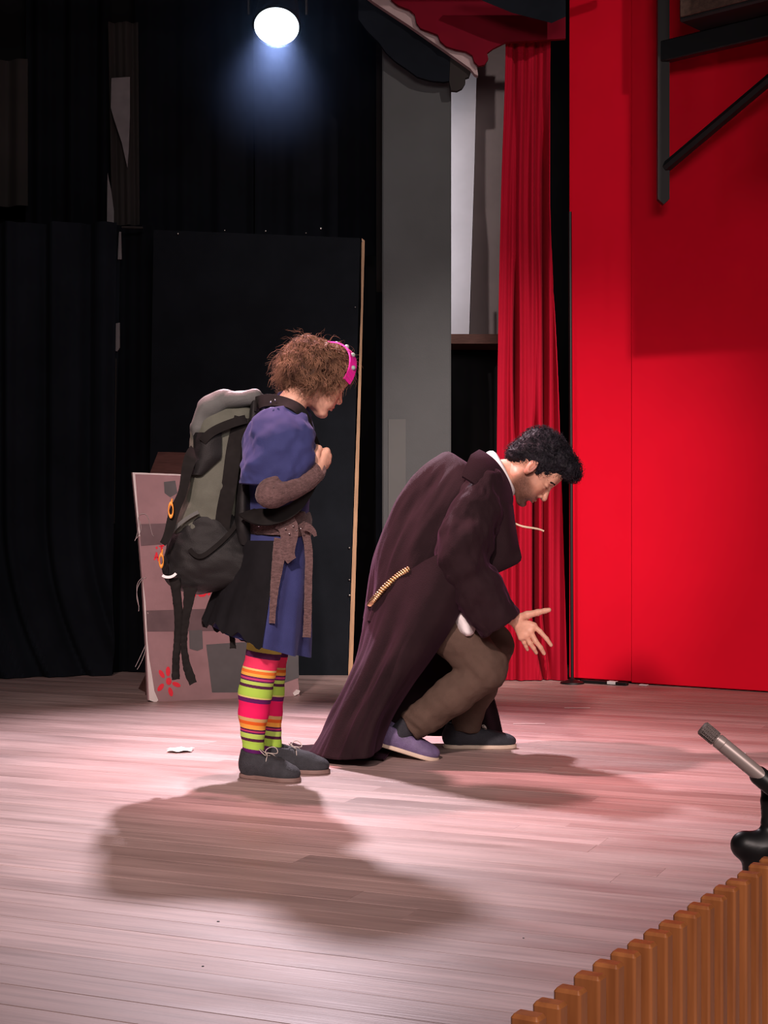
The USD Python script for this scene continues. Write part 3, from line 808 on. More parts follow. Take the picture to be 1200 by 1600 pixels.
# the striped stockings: rings of colour over the height (z, in metres over the stage)
zs = lambda py: HC - (py - HY) / F * 5.31
bands = [(1004, (0.55, 0.50, 0.10)), (1016, (0.085, 0.018, 0.075)), (1025.5, (0.82, 0.045, 0.135)), (1042.5, (0.75, 0.62, 0.22)), (1046, (0.82, 0.20, 0.03)), (1050.5, (0.90, 0.47, 0.08)), (1055.5, (0.13, 0.02, 0.09)), (1058, (0.55, 0.05, 0.20)), (1061, (0.12, 0.02, 0.10)), (1063.5, (0.48, 0.70, 0.13)),
         (1069, (0.085, 0.018, 0.06)), (1073, (0.40, 0.66, 0.085)), (1087.5, (0.70, 0.62, 0.22)), (1089.5, (0.115, 0.012, 0.115)), (1096.5, (0.80, 0.012, 0.125)), (1121.5, (0.66, 0.42, 0.17)), (1126.5, (0.80, 0.14, 0.02)), (1132, (0.90, 0.42, 0.07)), (1139.5, (0.10, 0.015, 0.06)), (1141.5, (0.52, 0.04, 0.15)), (1144, (0.10, 0.015, 0.09)),
         (1146.5, (0.48, 0.70, 0.13)), (1154.5, (0.085, 0.018, 0.055)), (1159, (0.40, 0.66, 0.085)), (1171.5, (0.115, 0.012, 0.13))]
z0, z1 = zs(1200), zs(1000)
ramp = [((zs(y) - z0) / (z1 - z0), c) for y, c in bands][::-1]
ramp = [(ramp[i - 1][0] if i else 0.0, c) for i, (p, c) in enumerate(ramp)]
look('stocking_stripes', {'g': ('geometry', {}), 's': ('separate_xyz', {}), 'sx': ('math', {'math_type': 'multiply', 'value2': 0.16}), 'ad': ('math', {'math_type': 'add'}), 'm': ('map_range', {'from_min': z0, 'from_max': z1, 'to_min': 0.0, 'to_max': 1.0}),
                          'r': ('rgb_ramp', {'ramp': ramp, 'interpolate': False}), 'n': ('noise_texture', {'scale': 700, 'detail': 1}), 'b': ('bump', {'strength': 0.15, 'distance': 0.002}),
                          'ofs': ('math', {'math_type': 'add', 'value2': 0.43 * 0.16}), 'p': ('principled_bsdf', {'roughness': 0.8, 'specular_ior_level': 0.2})},
     [('g.position', 's.vector'), ('s.x', 'sx.value1'), ('sx.value', 'ofs.value1'), ('s.z', 'ad.value1'), ('ofs.value', 'ad.value2'), ('ad.value', 'm.value'), ('m.result', 'r.fac'), ('r.color', 'p.base_color'), ('g.position', 'n.vector'), ('n.fac', 'b.height'), ('b.normal', 'p.normal')])


# ------------------------------------------------------------------ people: builders
def rot(pitch, yaw, roll=0.0):
    c, s = math.cos(math.radians(pitch)), math.sin(math.radians(pitch))
    Ry = np.array([[c, 0, s], [0, 1, 0], [-s, 0, c]])
    c, s = math.cos(math.radians(yaw)), math.sin(math.radians(yaw))
    Rz = np.array([[c, -s, 0], [s, c, 0], [0, 0, 1]])
    c, s = math.cos(math.radians(roll)), math.sin(math.radians(roll))
    Rx = np.array([[1, 0, 0], [0, c, -s], [0, s, c]])
    return Rz @ Ry @ Rx


def head_mesh(male):
    f = Field((-0.15, -0.11, -0.17), (0.16, 0.11, 0.14), 0.0026)
    f.ell((-0.012, 0, 0.035), (0.098, 0.076, 0.086), None, 0.01)
    f.ell((0.030, 0, -0.022), (0.062, 0.060, 0.080), None, 0.03)
    w = 0.056 if male else 0.050
    for s in (-1, 1):
        f.cap((-0.012, s * w, -0.050), (0.062, s * 0.018, -0.100), 0.017, 0.014, 0.026)
        f.ell((0.058, s * 0.040, -0.024), (0.024, 0.020, 0.018), None, 0.022)
        f.ell((0.062, s * 0.030, -0.060), (0.020, 0.018, 0.022), None, 0.022)
    f.ell((0.074, 0, -0.101), (0.016, 0.018, 0.014), None, 0.02)
    f.cap((0.078, -0.034, 0.026), (0.078, 0.034, 0.026), 0.011, None, 0.018)
    f.ell((0.070, 0, 0.055), (0.022, 0.05, 0.03), None, 0.03)
    for s in (-1, 1):
        f.ell((0.099, s * 0.033, 0.005), (0.020, 0.016, 0.011), None, 0.012, cut=True)
    f.cap((0.083, 0, 0.016), (0.109 if male else 0.104, 0, -0.027), 0.0075, 0.0098, 0.012)
    f.ell((0.107 if male else 0.103, 0, -0.032), (0.0125, 0.011, 0.0095), None, 0.008)
    for s in (-1, 1):
        f.ell((0.094, s * 0.0135, -0.0350), (0.011, 0.0075, 0.0075), None, 0.007)
        f.ell((0.103, s * 0.0065, -0.0425), (0.006, 0.0035, 0.003), None, 0.003, cut=True)
    f.ell((0.082, 0, -0.058), (0.012, 0.026, 0.022), None, 0.016)
    f.cap((0.086, -0.019, -0.0635), (0.0955, 0, -0.0595), 0.0030, 0.0052, 0.004); f.cap((0.086, 0.019, -0.0635), (0.0955, 0, -0.0595), 0.0030, 0.0052, 0.004)
    f.cap((0.085, -0.016, -0.0675), (0.0925, 0, -0.0725), 0.0032, 0.0060, 0.004); f.cap((0.085, 0.016, -0.0675), (0.0925, 0, -0.0725), 0.0032, 0.0060, 0.004)
    f.cap((0.094, -0.02, -0.0655), (0.094, 0.02, -0.0655), 0.0016, None, 0.003, cut=True)
    f.ell((0.090, 0, -0.084), (0.010, 0.018, 0.006), None, 0.01, cut=True)
    for s in (-1, 1):                              # lids over downcast eyes, ears
        f.ell((0.0765, s * 0.033, 0.0055), (0.0135, 0.0155, 0.0085), None, 0.003)
        f.ell((0.0755, s * 0.033, -0.0045), (0.0125, 0.0145, 0.0050), None, 0.003)
        e = rot(-12, s * 25)
        ez = 0.012 if male else 0.0
        f.ell((-0.004, s * 0.081, -0.006 + ez), (0.019, 0.008, 0.031), e, 0.006)
        f.ell((0.002, s * 0.090, -0.003 + ez), (0.011, 0.006, 0.020), e, 0.005, cut=True)
        f.ell((0.0, s * 0.0785, -0.032 + ez), (0.010, 0.006, 0.010), e, 0.006)
    f.cap((-0.030, 0, -0.06), (-0.05, 0, -0.135), 0.050 if male else 0.045, 0.052 if male else 0.047, 0.03)
    return f.mesh()


def placed_head(male, c, R, sc):
    m = head_mesh(male)
    T = lambda p: (np.asarray(p, float) * sc) @ R.T + c
    m.vertices = T(m.vertices)
    inv = lambda p: ((np.asarray(p, float) - c) @ R) / sc
    return m, T, inv


def hand_mesh(wrist, fore, knuckles, fingers, thumb, rs, h=0.0028):
    """palm from the wrist to the knuckles, each finger a bent chain of its own, the thumb from the side of the palm"""
    allp = np.vstack([np.array([wrist, fore]), np.array(knuckles), np.vstack([np.array(c) for c in fingers]), np.array(thumb)])
    f = Field(allp.min(0) - 0.035, allp.max(0) + 0.035, h)
    f.cap(fore, wrist, 0.029, 0.025, 0.01)
    for k in knuckles:
        f.cap(wrist + (np.array(k) - wrist) * 0.15, k, 0.018, 0.0125, 0.012)
    for i in range(3):
        f.cap(knuckles[i], knuckles[i + 1], 0.0118, 0.0118, 0.006)
    for k, c, r in zip(knuckles, fingers, rs):
        pts = [np.array(k)] + [np.array(x) for x in c]
        f.chain(pts, [r * 1.08] + [r * (1.0 - 0.11 * j) for j in range(len(c))], 0.0035)
    tp = [wrist + (np.array(thumb[0]) - wrist) * 0.35] + [np.array(x) for x in thumb]
    f.chain(tp, [0.017, 0.0145, 0.0115, 0.0092, 0.0084][:len(tp)], 0.006)
    return taubin(f.mesh(), 3)


def shoe(L, wdt, ankle, high, place):
    """an ankle boot or lace-up on its sole: heel at 0, toe along +x, sole on z = 0. Returns upper, sole (both placed)"""
    f = Field((-0.05, -0.08, -0.005), (L + 0.05, 0.08, high + 0.06), 0.0036)
    b = 0.016
    f.ell((L * 0.19, 0, 0.045), (L * 0.19, wdt * 0.40, 0.05), None, 0.02)
    f.ell((L * 0.50, 0.002, 0.036), (L * 0.32, wdt * 0.44, 0.042), None, 0.03)
    f.ell((L * 0.74, 0.004, 0.028), (L * 0.27, wdt * 0.50, 0.034), None, 0.025)
    f.cap((L * 0.24, 0, 0.05), (L * 0.23 + ankle * 0.1, 0, high), 0.046, 0.044, 0.03)
    f.cap((L * 0.36, 0, 0.055), (L * 0.62, 0, 0.042), 0.034, 0.026, 0.03)
    f.cap((L * 0.23, 0, high + 0.06), (L * 0.23 + ankle * 0.1, 0, high - 0.012), 0.040, 0.036, 0.004, cut=True)
    f.plane((0, 0, high), (0.18, 0, 1))
    f.plane((0, 0, b - 0.004), (0, 0, -1), 0.002)
    up = taubin(f.mesh(), 3)
    s = np.linspace(0, 2 * PI, 60, endpoint=False)
    pts = [Point(L * 0.17, 0).buffer(wdt * 0.40 + 0.004), Point(L * 0.45, 0).buffer(wdt * 0.36), affinity.scale(Point(L * 0.76, 0.003).buffer(1, 32), L * 0.265, wdt * 0.51)]
    from shapely.ops import unary_union
    o = unary_union(pts).convex_hull
    heelx = L * 0.17 - wdt * 0.40 - 0.004
    o = affinity.translate(o, -heelx * 0.4, 0)
    rows = []
    for z, k in ((0.0, -0.003), (0.003, 0.0), (b - 0.004, 0.0), (b, -0.003)):
        c = o.buffer(k).exterior
        rows.append([(*c.interpolate(t, normalized=True).coords[0], z) for t in np.linspace(0, 1, 64, endpoint=False)])
    so = skin(np.array(rows))
    for m in (up, so):
        m.vertices = place(m.vertices)
    return up, so


def placer(origin, yaw, pitch=0.0, pivot=0.0):
    R = rot(pitch, yaw)
    return lambda v: (np.asarray(v) - [pivot, 0, 0]) @ R.T + np.asarray(origin) + np.array([pivot, 0, 0]) @ rot(0, yaw).T


def curls(surface, n, length, helix, turns, down, seed, inv, ok, pts=14, lift=0.004, up_lock=0.0):
    """wavy strands that lie on a hair surface; down = the direction hair falls"""
    r = np.random.default_rng(seed)
    s, fi = trimesh.sample.sample_surface(surface, n * 3, seed=seed)
    N = surface.face_normals[fi]
    keep = ok(inv(s)); s, N = s[keep][:n], N[keep][:n]
    out = []
    for p, m in zip(s, N):
        w3 = meshkit.noise(p * 34 + np.array([[0, 0, 0], [7.3, 1, 2], [3, 9.1, 4], [5, 2, 8.7]]), 2)     # neighbours wave together: locks
        d = down + (w3[:3] - 0.5) * 1.5 + r.normal(0, 0.14, 3); d = nrm(d - m * (d @ m)); b = np.cross(m, d)
        L = length * r.uniform(0.7, 1.25); hr = helix * r.uniform(0.7, 1.3); ph = 12.6 * w3[3] + r.normal(0, 0.35); tn = turns * r.uniform(0.85, 1.15)
        t = np.linspace(0, 1, pts)[:, None]
        a = ph + 2 * PI * tn * t
        out.append(p + d * L * t - m * (L * L * t * t) * 4.0 + b * hr * np.sin(a) + m * (lift + hr * 0.9 * np.cos(a) + up_lock * t))
    return out


def ontop(up, pl, x):
    a, b = pl([[x, 0, 0.0], [x, 0, 0.1]])
    d = nrm(b - a); v = np.asarray(up.vertices) - a; h = v @ d
    k = np.linalg.norm(v - h[:, None] * d, axis=1) < 0.010
    return a + d * (h[k].max() + 0.001)


def bow(parent, c, ex, ey, ez, s, mat):
    """a lace bow: two loops and two ends, ex along the shoe, ey across, ez up"""
    q = lambda x, y, z: c + ex * x * s + ey * y * s + ez * z * s
    for sgn in (-1, 1):
        part(parent, 'lace', tube([q(0, 0, 0.002), q(-0.008, sgn * 0.018, 0.010), q(0.002, sgn * 0.032, 0.014), q(0.016, sgn * 0.026, 0.008), q(0.006, sgn * 0.008, 0.004), q(0, 0, 0.002)], 0.0016, 6, n=26), mat)
        part(parent, 'lace', tube([q(0, 0, 0.002), q(0.012, sgn * 0.010, 0.004), q(0.022, sgn * 0.022, -0.004), q(0.030, sgn * 0.025, -0.014)], 0.0015, 6, n=14), mat)
    for i in range(3):
        part(parent, 'lace', tube([q(0.008 + 0.013 * i, -0.016, -0.006 - 0.005 * i), q(0.012 + 0.013 * i, 0, 0.001 - 0.005 * i), q(0.008 + 0.013 * i, 0.016, -0.006 - 0.005 * i)], 0.0017, 6, n=9), mat)


# ------------------------------------------------------------------ the person with the backpack
YW = 5.36
P = lambda px, py, dy=0.0: W(px, py, YW + dy)
wo = thing('person', 'person in a blue coat and brightly striped stockings standing bowed under a big backpack', 'person', W(430, 1218, YW) * [1, 1, 0])
Rh = rot(30, 24)
hm, HT, HI = placed_head(False, P(499, 592), Rh, 0.98)
bf = Field(P(330, 1240, -0.36) - 0.02, P(560, 600, 0.36) + 0.02, 0.0075)
bf.chain([HT((-0.035, 0, -0.08)), HT((-0.045, 0, -0.125)), P(447, 652)], [0.044, 0.045, 0.060], 0.02)
for s in (-1, 1):
    d = 0.13 * s
    bf.cap(P(440, 668, d * 0.9), P(446, 655, d * 0.35), 0.045, 0.045, 0.04)
    bf.cap(P(438, 690, d * 0.55), P(430, 790, d * 0.35), 0.075, 0.068, 0.05)
    bf.cap(P(430, 790, d * 0.35), P(428, 850, d * 0.5), 0.070, 0.088, 0.05)
    el, wr_ = (P(424, 781, -0.285), P(490, 738, -0.19)) if s < 0 else (P(424, 779, 0.262), P(478, 745, 0.135))
    bf.chain([P(440, 668, d * 1.1), el, wr_], [0.040, 0.024, 0.022], 0.012)
    kn, an = (P(413, 1030, -0.065), P(396, 1178, -0.045)) if s < 0 else (P(424, 1034, 0.07), P(424, 1172, 0.085))
    bf.chain([P(428, 862, d * 0.6), kn, kn + (an - kn) * 0.3 + [-0.008, 0, 0], an, an + [0.02, 0, -0.05]], [0.068, 0.042, 0.040, 0.026, 0.022], 0.02)
body = bf.mesh()


def fist(s):
    y = lambda d: d * (1 if s < 0 else -1)
    w_ = P(490, 738, -0.19) if s < 0 else P(478, 745, 0.135); o = np.array([0, -0.05, 0]) if s < 0 else P(478, 745) - P(490, 739)
    fo = w_ + (P(424, 781, y(-0.285)) - w_) * 0.22
    kn = [P(511, 706, y(-0.100)) + o, P(513, 714, y(-0.092)) + o, P(512, 722, y(-0.090)) + o, P(508, 729, y(-0.094)) + o]
    fg = [[k + [-0.004, y(0.030), 0.004 - 0.003 * i], k + [-0.028, y(0.036), 0.002 - 0.003 * i], k + [-0.040, y(0.016), -0.002]] for i, k in enumerate(kn)]
    th = [P(495, 711, y(-0.128)) + o, P(499, 702, y(-0.112)) + o, P(496, 699, y(-0.088)) + o]
    return hand_mesh(w_, fo, kn, fg, th, (0.0095, 0.0098, 0.0093, 0.0084))


bodym = solid(body) + solid(hm) + solid(fist(-1)) + solid(fist(1))
body = to_tm(bodym)


def face_tint(v, inv, lips, blush, male=False):
    q = inv(v)
    t = np.ones((len(v), 3))
    x, y, z = q.T
    near = (np.linalg.norm(q, axis=1) < 0.2)

    def put(mask, col):
        nonlocal t
        m = np.clip(mask, 0, 1)[:, None] * near[:, None]
        t = t * (1 - m) + t * np.array(col) * m
    put(np.exp(-((y / 0.017) ** 2 + ((z + 0.066) / 0.0085) ** 2)) * (x > 0.08) * 1.1, lips)
    for s in (-1, 1):
        put(np.exp(-(((y - s * 0.045) / 0.022) ** 2 + ((z + 0.030) / 0.02) ** 2)) * (x > 0.03) * 0.9, blush)
        put(np.exp(-(((y - s * 0.033) / 0.015) ** 2 + ((z + 0.0005) / 0.0030) ** 2)) * (x > 0.06), (0.25, 0.16, 0.14))
        put(np.exp(-((x + 0.004) / 0.03) ** 2 - ((y - s * 0.085) / 0.016) ** 2 - ((z + 0.004) / 0.04) ** 2), (1.05, 0.85, 0.82))
    if male:
        n = meshkit.noise(q * 420, 5)
        sg = lambda a: 1 / (1 + np.exp(-np.clip(a, -30, 30)))
        jaw = sg((-0.010 - 0.46 * np.clip(x, 0, 0.1) - z) / 0.009) * sg((x + 0.006) / 0.006) * sg((z + 0.118) / 0.008)
        tache = np.exp(-((z + 0.051) / 0.007) ** 2) * (np.abs(y) < 0.032) * (x > 0.075)
        side = np.exp(-((x - 0.012) / 0.012) ** 2) * (z < 0.03) * (z > -0.06) * (np.abs(y) > 0.045)
        m = np.maximum(np.maximum(jaw * 0.82, side * 0.7), tache * 0.75) * (0.85 + 0.3 * n)
        m *= 1 - 0.9 * np.exp(-((y / 0.02) ** 2 + ((z + 0.066) / 0.006) ** 2)) * (x > 0.08)
        put(np.clip(m * 1.1, 0, 0.97), (0.13, 0.10, 0.10))
        put(np.exp(-((x - 0.07) / 0.022) ** 2 - ((z + 0.104) / 0.018) ** 2) * 0.75, (0.2, 0.18, 0.2))
    return t


wb_ = part(wo, 'body', body, 'skin_fair', tint=face_tint(body.vertices, HI, (0.78, 0.40, 0.40), (1.02, 0.72, 0.66)))
for s in (-1, 1):
    e = trimesh.creation.icosphere(3, 0.0118 * 0.98); e.apply_translation(HT((0.0755, s * 0.033, 0.001))); part(wo, 'eyeball', e, 'eye_dark', smooth=True)
    part(wo, 'eyebrow', tube([HT((0.088, s * 0.014, 0.026)), HT((0.0885, s * 0.03, 0.031)), HT((0.079, s * 0.05, 0.026))], [0.002, 0.0028, 0.0014], 6, n=10), 'brow_dark')
hf = Field((-0.22, -0.17, -0.13), (0.15, 0.17, 0.19), 0.0045)
hf.ell((-0.046, 0, 0.038), (0.100, 0.108, 0.088), None, 0.02)
hf.ell((-0.092, 0, -0.012), (0.062, 0.092, 0.066), None, 0.03)
hf.ell((0.022, 0, 0.082), (0.058, 0.075, 0.040), None, 0.03)
for s in (-1, 1):
    hf.ell((0.012, s * 0.078, 0.022), (0.042, 0.024, 0.052), rot(10, 0), 0.02)
    hf.ell((-0.046, s * 0.080, -0.030), (0.036, 0.022, 0.040), None, 0.02)
hf.ell((0.105, 0, -0.055), (0.090, 0.088, 0.108), None, 0.012, cut=True)
hair = hf.mesh()
q = hair.vertices
ridge = 1 - 2 * np.abs(meshkit.fbm(q * 42 + 5, 2, 3) - 0.5) * 2
hair = trimesh.Trimesh(q + hair.vertex_normals * ((ridge - 0.62) * 0.014 + (meshkit.fbm(q * 16, 2, 8) - 0.5) * 0.022)[:, None], hair.faces, process=False)
hair.vertices = HT(hair.vertices)
hp = part(wo, 'hair', hair, 'hair_brown', smooth=True, label='short curly brown hair with lighter tips')
dn = np.array([-0.35, 0, -1.0])
curves(hp, 'curls', curls(hair, 4200, 0.062, 0.0055, 1.15, dn, 5, HI, lambda q: np.ones(len(q), bool), 16, 0.002), 0.0015, 'hair_brown_curl', kind='stuff')
curves(hp, 'stray_curls', curls(hair, 40, 0.045, 0.009, 0.9, np.array([0.3, 0, 0.5]), 6, HI, lambda q: q[:, 2] > 0.07, 16, 0.006, 0.018), 0.0011, 'hair_brown_curl', kind='stuff')
hb = [HT(p) for p in ((-0.050, 0.080, 0.106), (-0.015, 0.045, 0.130), (0.010, 0.0, 0.135), (0.030, -0.042, 0.124), (0.046, -0.076, 0.094), (0.056, -0.092, 0.050), (0.056, -0.094, 0.018))]
hbn = np.array([nrm(p - HT((0.02, -0.01, 0.03))) for p in spline(np.array(hb), 30, 1)])
hbp = part(wo, 'headband', ribbon(spline(np.array(hb), 30, 1) + hbn * 0.012, 0.036, 0.006, hbn), 'band_pink', label='bright magenta headband with grey green dots')
for k in (9, 14, 19, 24):
    c = spline(np.array(hb), 30, 1)[k] + hbn[k] * 0.016
    d = trimesh.creation.icosphere(2, 0.0085); d.apply_scale((1, 1, 1)); d.apply_translation(c); part(hbp, 'bead', d, 'band_grey', smooth=True)

secs = [(424, 636, 474, 640, YW, .075), (404, 650, 486, 656, YW, .16), (394, 672, 492, 676, YW, .19), (386, 710, 492, 714, YW, .19), (384, 750, 487, 754, YW, .175), (385, 790, 483, 796, YW, .152), (386, 816, 484, 822, YW, .145),
        (378, 850, 485, 858, YW, .162), (362, 895, 484, 905, YW, .182), (348, 940, 481, 962, YW, .198), (338, 978, 477, 1024, YW, .205)]
fn = fold_noise(2.3, 1.2, 1.0, 11)
coat = loft(secs, 110, 90, 2.2, lambda a, v: fn(a, v) * (0.004 + 0.030 * np.clip((v - 0.5) / 0.5, 0, 1)) + 0.010 * np.sin(9 * a + 2 * v) * np.clip((v - 0.55) / 0.45, 0, 1))
cp = part(wo, 'coat', coat, 'coat_blue', smooth=60, label='blue knee length coat')
for s in (-1, 1):
    y = lambda d: YW + d * (-s)
    sl = [(416, 640, 456, 634, y(-.13), .055), (394, 656, 478, 652, y(-.155), .085), (382, 684, 490, 676, y(-.178), .105), (378, 715, 492, 706, y(-.19), .108), (376, 738, 486, 736, y(-.195), .100), (377, 756, 468, 764, y(-.195), .092)]
    fs = fold_noise(1.9, 3.2, 0.026, 4 + s)
    part(wo, 'sleeve', loft(sl, 80, 60, 2.2, lambda a, v: fs(a, v) + 0.004 * np.sin(5 * a + 9 * v) * v), 'coat_blue', smooth=60)
    el, wr_ = (P(424, 781, -0.285), P(490, 738, -0.19)) if s > 0 else (P(424, 779, 0.262), P(478, 745, 0.135))
    pth = np.array([P(437, 745, -s * 0.235), el + [-0.004, 0, 0.014], el + (wr_ - el) * 0.35, wr_ + (wr_ - el) * 0.06])
    aw = rough_up(tube(pth, [0.040, 0.043, 0.043, 0.034], 36, n=60), 0.006, 26, 3)
    part(wo, 'arm_warmer', aw, 'knit_brown', smooth=60, label='rough brown knitted arm warmer')
    cf = wr_ + (wr_ - el) * 0.06
    part(wo, 'arm_warmer_cuff', rough_up(tube([cf - (wr_ - el) * 0.10, cf], [0.036, 0.037], 30, n=10), 0.003, 60, 4), 'knit_brown', smooth=60)
part(wo, 'collar', loft([(436, 612, 470, 618, YW, .060), (430, 626, 478, 632, YW, .075), (420, 642, 486, 652, YW, .105), (414, 655, 492, 672, YW, .13)], 60, 30, 2, fold_noise(3, 3, 0.008, 17)), 'coat_navy', label='dark navy collar', smooth=60)
sash = loft([(385, 796, 484, 800, YW, .158), (382, 808, 487, 812, YW, .162), (383, 824, 488, 828, YW, .164), (384, 834, 486, 838, YW, .160)], 90, 24, 2.2, fold_noise(6, 2, 0.005, 23))
sp = part(wo, 'sash', rough_up(sash, 0.004, 50, 2), 'knit_brown', smooth=60, label='rough brown knitted sash with hanging ends')
for pts, w in (([(440, 812, -.168), (452, 836, -.178), (450, 856, -.186), (456, 876, -.19)], [.075, .060, .048, .034]), ([(470, 818, -.135), (481, 850, -.11), (482, 900, -.12), (481, 950, -.125), (479, 996, -.13)], [.03, .027, .026, .026, .028]), ([(440, 842, -.178), (434, 880, -.195), (428, 930, -.21), (425, 974, -.22)], [.05, .04, .026, .020]), ([(476, 822, -.14), (487, 828, -.135), (493, 838, -.13)], [.028, .022, .012])):
    part(sp, 'sash_end', rough_up(ribbon([P(*a) for a in pts], w, 0.006, (0.15, -1, 0.05), n=30), 0.0025, 60, 9), 'knit_brown', smooth=60)
for x, y, d in ((409, 815, -.172), (446, 826, -.186), (458, 822, -.18), (463, 829, -.176), (452, 834, -.190), (470, 826, -.165), (404, 822, -.17)):
    s_ = trimesh.creation.icosphere(1, 0.0034); s_.apply_translation(P(x, y, d)); part(sp, 'sequin', s_, 'sequin', smooth=True)
for s in (-1, 1):
    sf = Field(P(350, 1215, -0.2), P(470, 960, 0.2), 0.005)
    if s < 0:
        ch = [(418, 985, -.078, .072), (412, 1020, -.078, .0580), (404, 1052, -.068, .0570), (399, 1082, -.062, .0575), (396, 1115, -.055, .0510), (395, 1145, -.048, .0405), (396, 1166, -.044, .0350), (398, 1190, -.044, .034)]
    else:
        ch = [(425, 985, .072, .072), (424, 1020, .07, .0570), (421, 1052, .074, .0550), (419, 1082, .078, .0555), (419, 1115, .082, .0490), (421, 1145, .084, .0400), (424, 1162, .085, .0345), (426, 1185, .085, .033)]
    sf.chain([P(*c[:3]) for c in ch], [c[3] for c in ch], 0.012)
    part(wo, 'stocking', taubin(sf.mesh(), 6), 'stocking_stripes', smooth=True, label='stocking in pink, green, orange and purple stripes')
for s in (-1, 1):
    if s < 0:
        hl, yaw, L = FL(377, 1213), -33, 0.242
    else:
        hl, yaw, L = FL(413, 1205), -14, 0.236
    pl = placer(hl, yaw)
    up, so = shoe(L, 0.090, 0.0, 0.104, pl)
    sh = part(wo, 'shoe', up, 'shoe_suede', smooth=50, label='dark grey suede ankle boot')
    part(sh, 'sole', so, 'sole_brown', smooth=40)
    R_s = rot(0, yaw)
    bow(sh, ontop(up, pl, L * 0.44), R_s @ nrm([1, 0, -0.45]), R_s @ np.array([0, 1.0, 0]), R_s @ nrm([0.45, 0, 1]), 1.35, 'lace_cream')

# ------------------------------------------------------------------ the backpack
bk = thing('backpack', 'large grey green hiking backpack with black straps on the back of the standing person', 'backpack', P(330, 925))
fb = fold_noise(2.0, 5, 0.012, 31)
pb_ = loft([(322, 634, 404, 634, YW, .08), (306, 655, 404, 655, YW, .125), (300, 690, 398, 695, YW, .14), (296, 735, 388, 740, YW, .142), (284, 785, 380, 790, YW, .142), (273, 830, 376, 836, YW, .138), (275, 860, 370, 862, YW, .12)], 90, 80, 2.8, fb)
pbp = part(bk, 'pack_body', pb_, 'pack_green', smooth=60)
lf = Field(P(280, 720, -0.2), P(440, 590, 0.2), 0.005)
for d in (-0.095, -0.03, 0.03, 0.095):
    lf.chain([P(308, 694, d), P(311, 668, d), P(326, 642, d), P(352, 624, d), P(396, 621, d)], [.016, .030, .036, .032, .030], 0.03)
lid = lf.mesh(); lid = trimesh.Trimesh(lid.vertices + lid.vertex_normals * (np.abs(meshkit.fbm(lid.vertices * [10, 4, 10], 2, 6) - 0.5) * 0.05 - 0.008)[:, None], lid.faces, process=False)
part(bk, 'lid', lid, 'pack_grey', smooth=60, label='pale grey lid')
bb_ = loft([(292, 800, 384, 796, YW, .125), (268, 838, 392, 832, YW, .150), (258, 868, 408, 858, YW, .156), (255, 892, 428, 876, YW, .158), (264, 912, 430, 896, YW, .150), (292, 926, 405, 910, YW, .115), (312, 929, 380, 914, YW, .07)], 90, 60, 2.6, fold_noise(2.6, 4, 0.018, 37))
part(bk, 'lower_bag', bb_, 'pack_black', smooth=60, label='black lower compartment')
bp_ = loft([(396, 612, 414, 618, YW, .10), (392, 650, 412, 650, YW, .135), (384, 700, 402, 704, YW, .148), (374, 760, 396, 764, YW, .150), (368, 820, 398, 824, YW, .15), (372, 850, 402, 852, YW, .13)], 50, 60, 2.6, fold_noise(2, 4, 0.008, 41))
part(bk, 'back_pad', bp_, 'pack_black', smooth=60, label='black padded back')


def strap(pts, w, name='strap', lift=0.006, base=None, mat='pack_strap', n=30, t=0.004):
    q, nn = drape(base if base is not None else pb_, spline(np.array(pts, float), n), lift)
    for _ in range(3):
        q[1:-1] = (q[:-2] + q[1:-1] * 2 + q[2:]) / 4
    return part(bk, name, ribbon(q, w, t, (0, -1, 0)), mat, smooth=60)


strap([(378, 652), (366, 700), (358, 760), (350, 800), (346, 838)], 0.052)
strap([(316, 690), (330, 676), (352, 665), (384, 655)], 0.030, lift=0.030)
strap([(384, 655), (392, 690), (380, 760), (372, 820)], 0.026)
pk, pn = drape(pb_, [(x, y) for y in np.linspace(676, 742, 14) for x in np.linspace(303 if y < 720 else 296, 346 - max(0, y - 715) * 1.1, 10)], 0.008)
pk[:, 1] -= np.tile(0.016 * np.sin(np.linspace(0, PI, 10)), 14)
part(bk, 'side_pocket', sheet(pk.reshape(14, 10, 3), 0.004), 'pack_black', smooth=60, label='black side pocket')
part(bk, 'side_strap', ribbon([P(306, 705, -.12), P(298, 716, -.15), P(290, 745, -.16), P(283, 775, -.165), (P(274, 795, -.165)), P(264, 830, -.17), P(254, 850, -.172)], [.05, .045, .034, .03, .034, .03, .022], 0.004, (0.1, -1, 0), n=40), 'pack_strap', smooth=60)
part(bk, 'compression_strap', ribbon([P(268, 832, -.14), P(285, 815, -.155), P(310, 800, -.16)], .012, 0.004, (0, -1, 0), n=16), 'pack_grey', smooth=60)
strap([(296, 858), (312, 870), (332, 858), (372, 815)], 0.016, 'lower_strap', 0.012, bb_)
for x, y, s in ((267, 797, 1.0), (252, 876, 0.9)):
    tr = trimesh.creation.torus(0.014 * s, 0.0042, 24, 10); tr.apply_transform(trimesh.transformations.rotation_matrix(PI / 2, [1, 0, 0])); tr.apply_scale((0.55, 1, 1.6)); tr.apply_translation(P(x, y, -.182)); part(bk, 'clip', tr, 'clip_amber', smooth=True, label='amber clip')
    part(bk, 'clip_tail', tube([P(x + 1, y - 11, -.182), P(x + 2, y - 18, -.180)], [0.004, 0.002], 8), 'clip_amber')
part(bk, 'white_tag', ribbon([P(254, 899, -.172), P(263, 902, -.176), (P(272, 899, -.176)), P(275, 896, -.174)], .009, 0.004, (0, -1, 0.2), n=12), 'shirt_white', smooth=60)
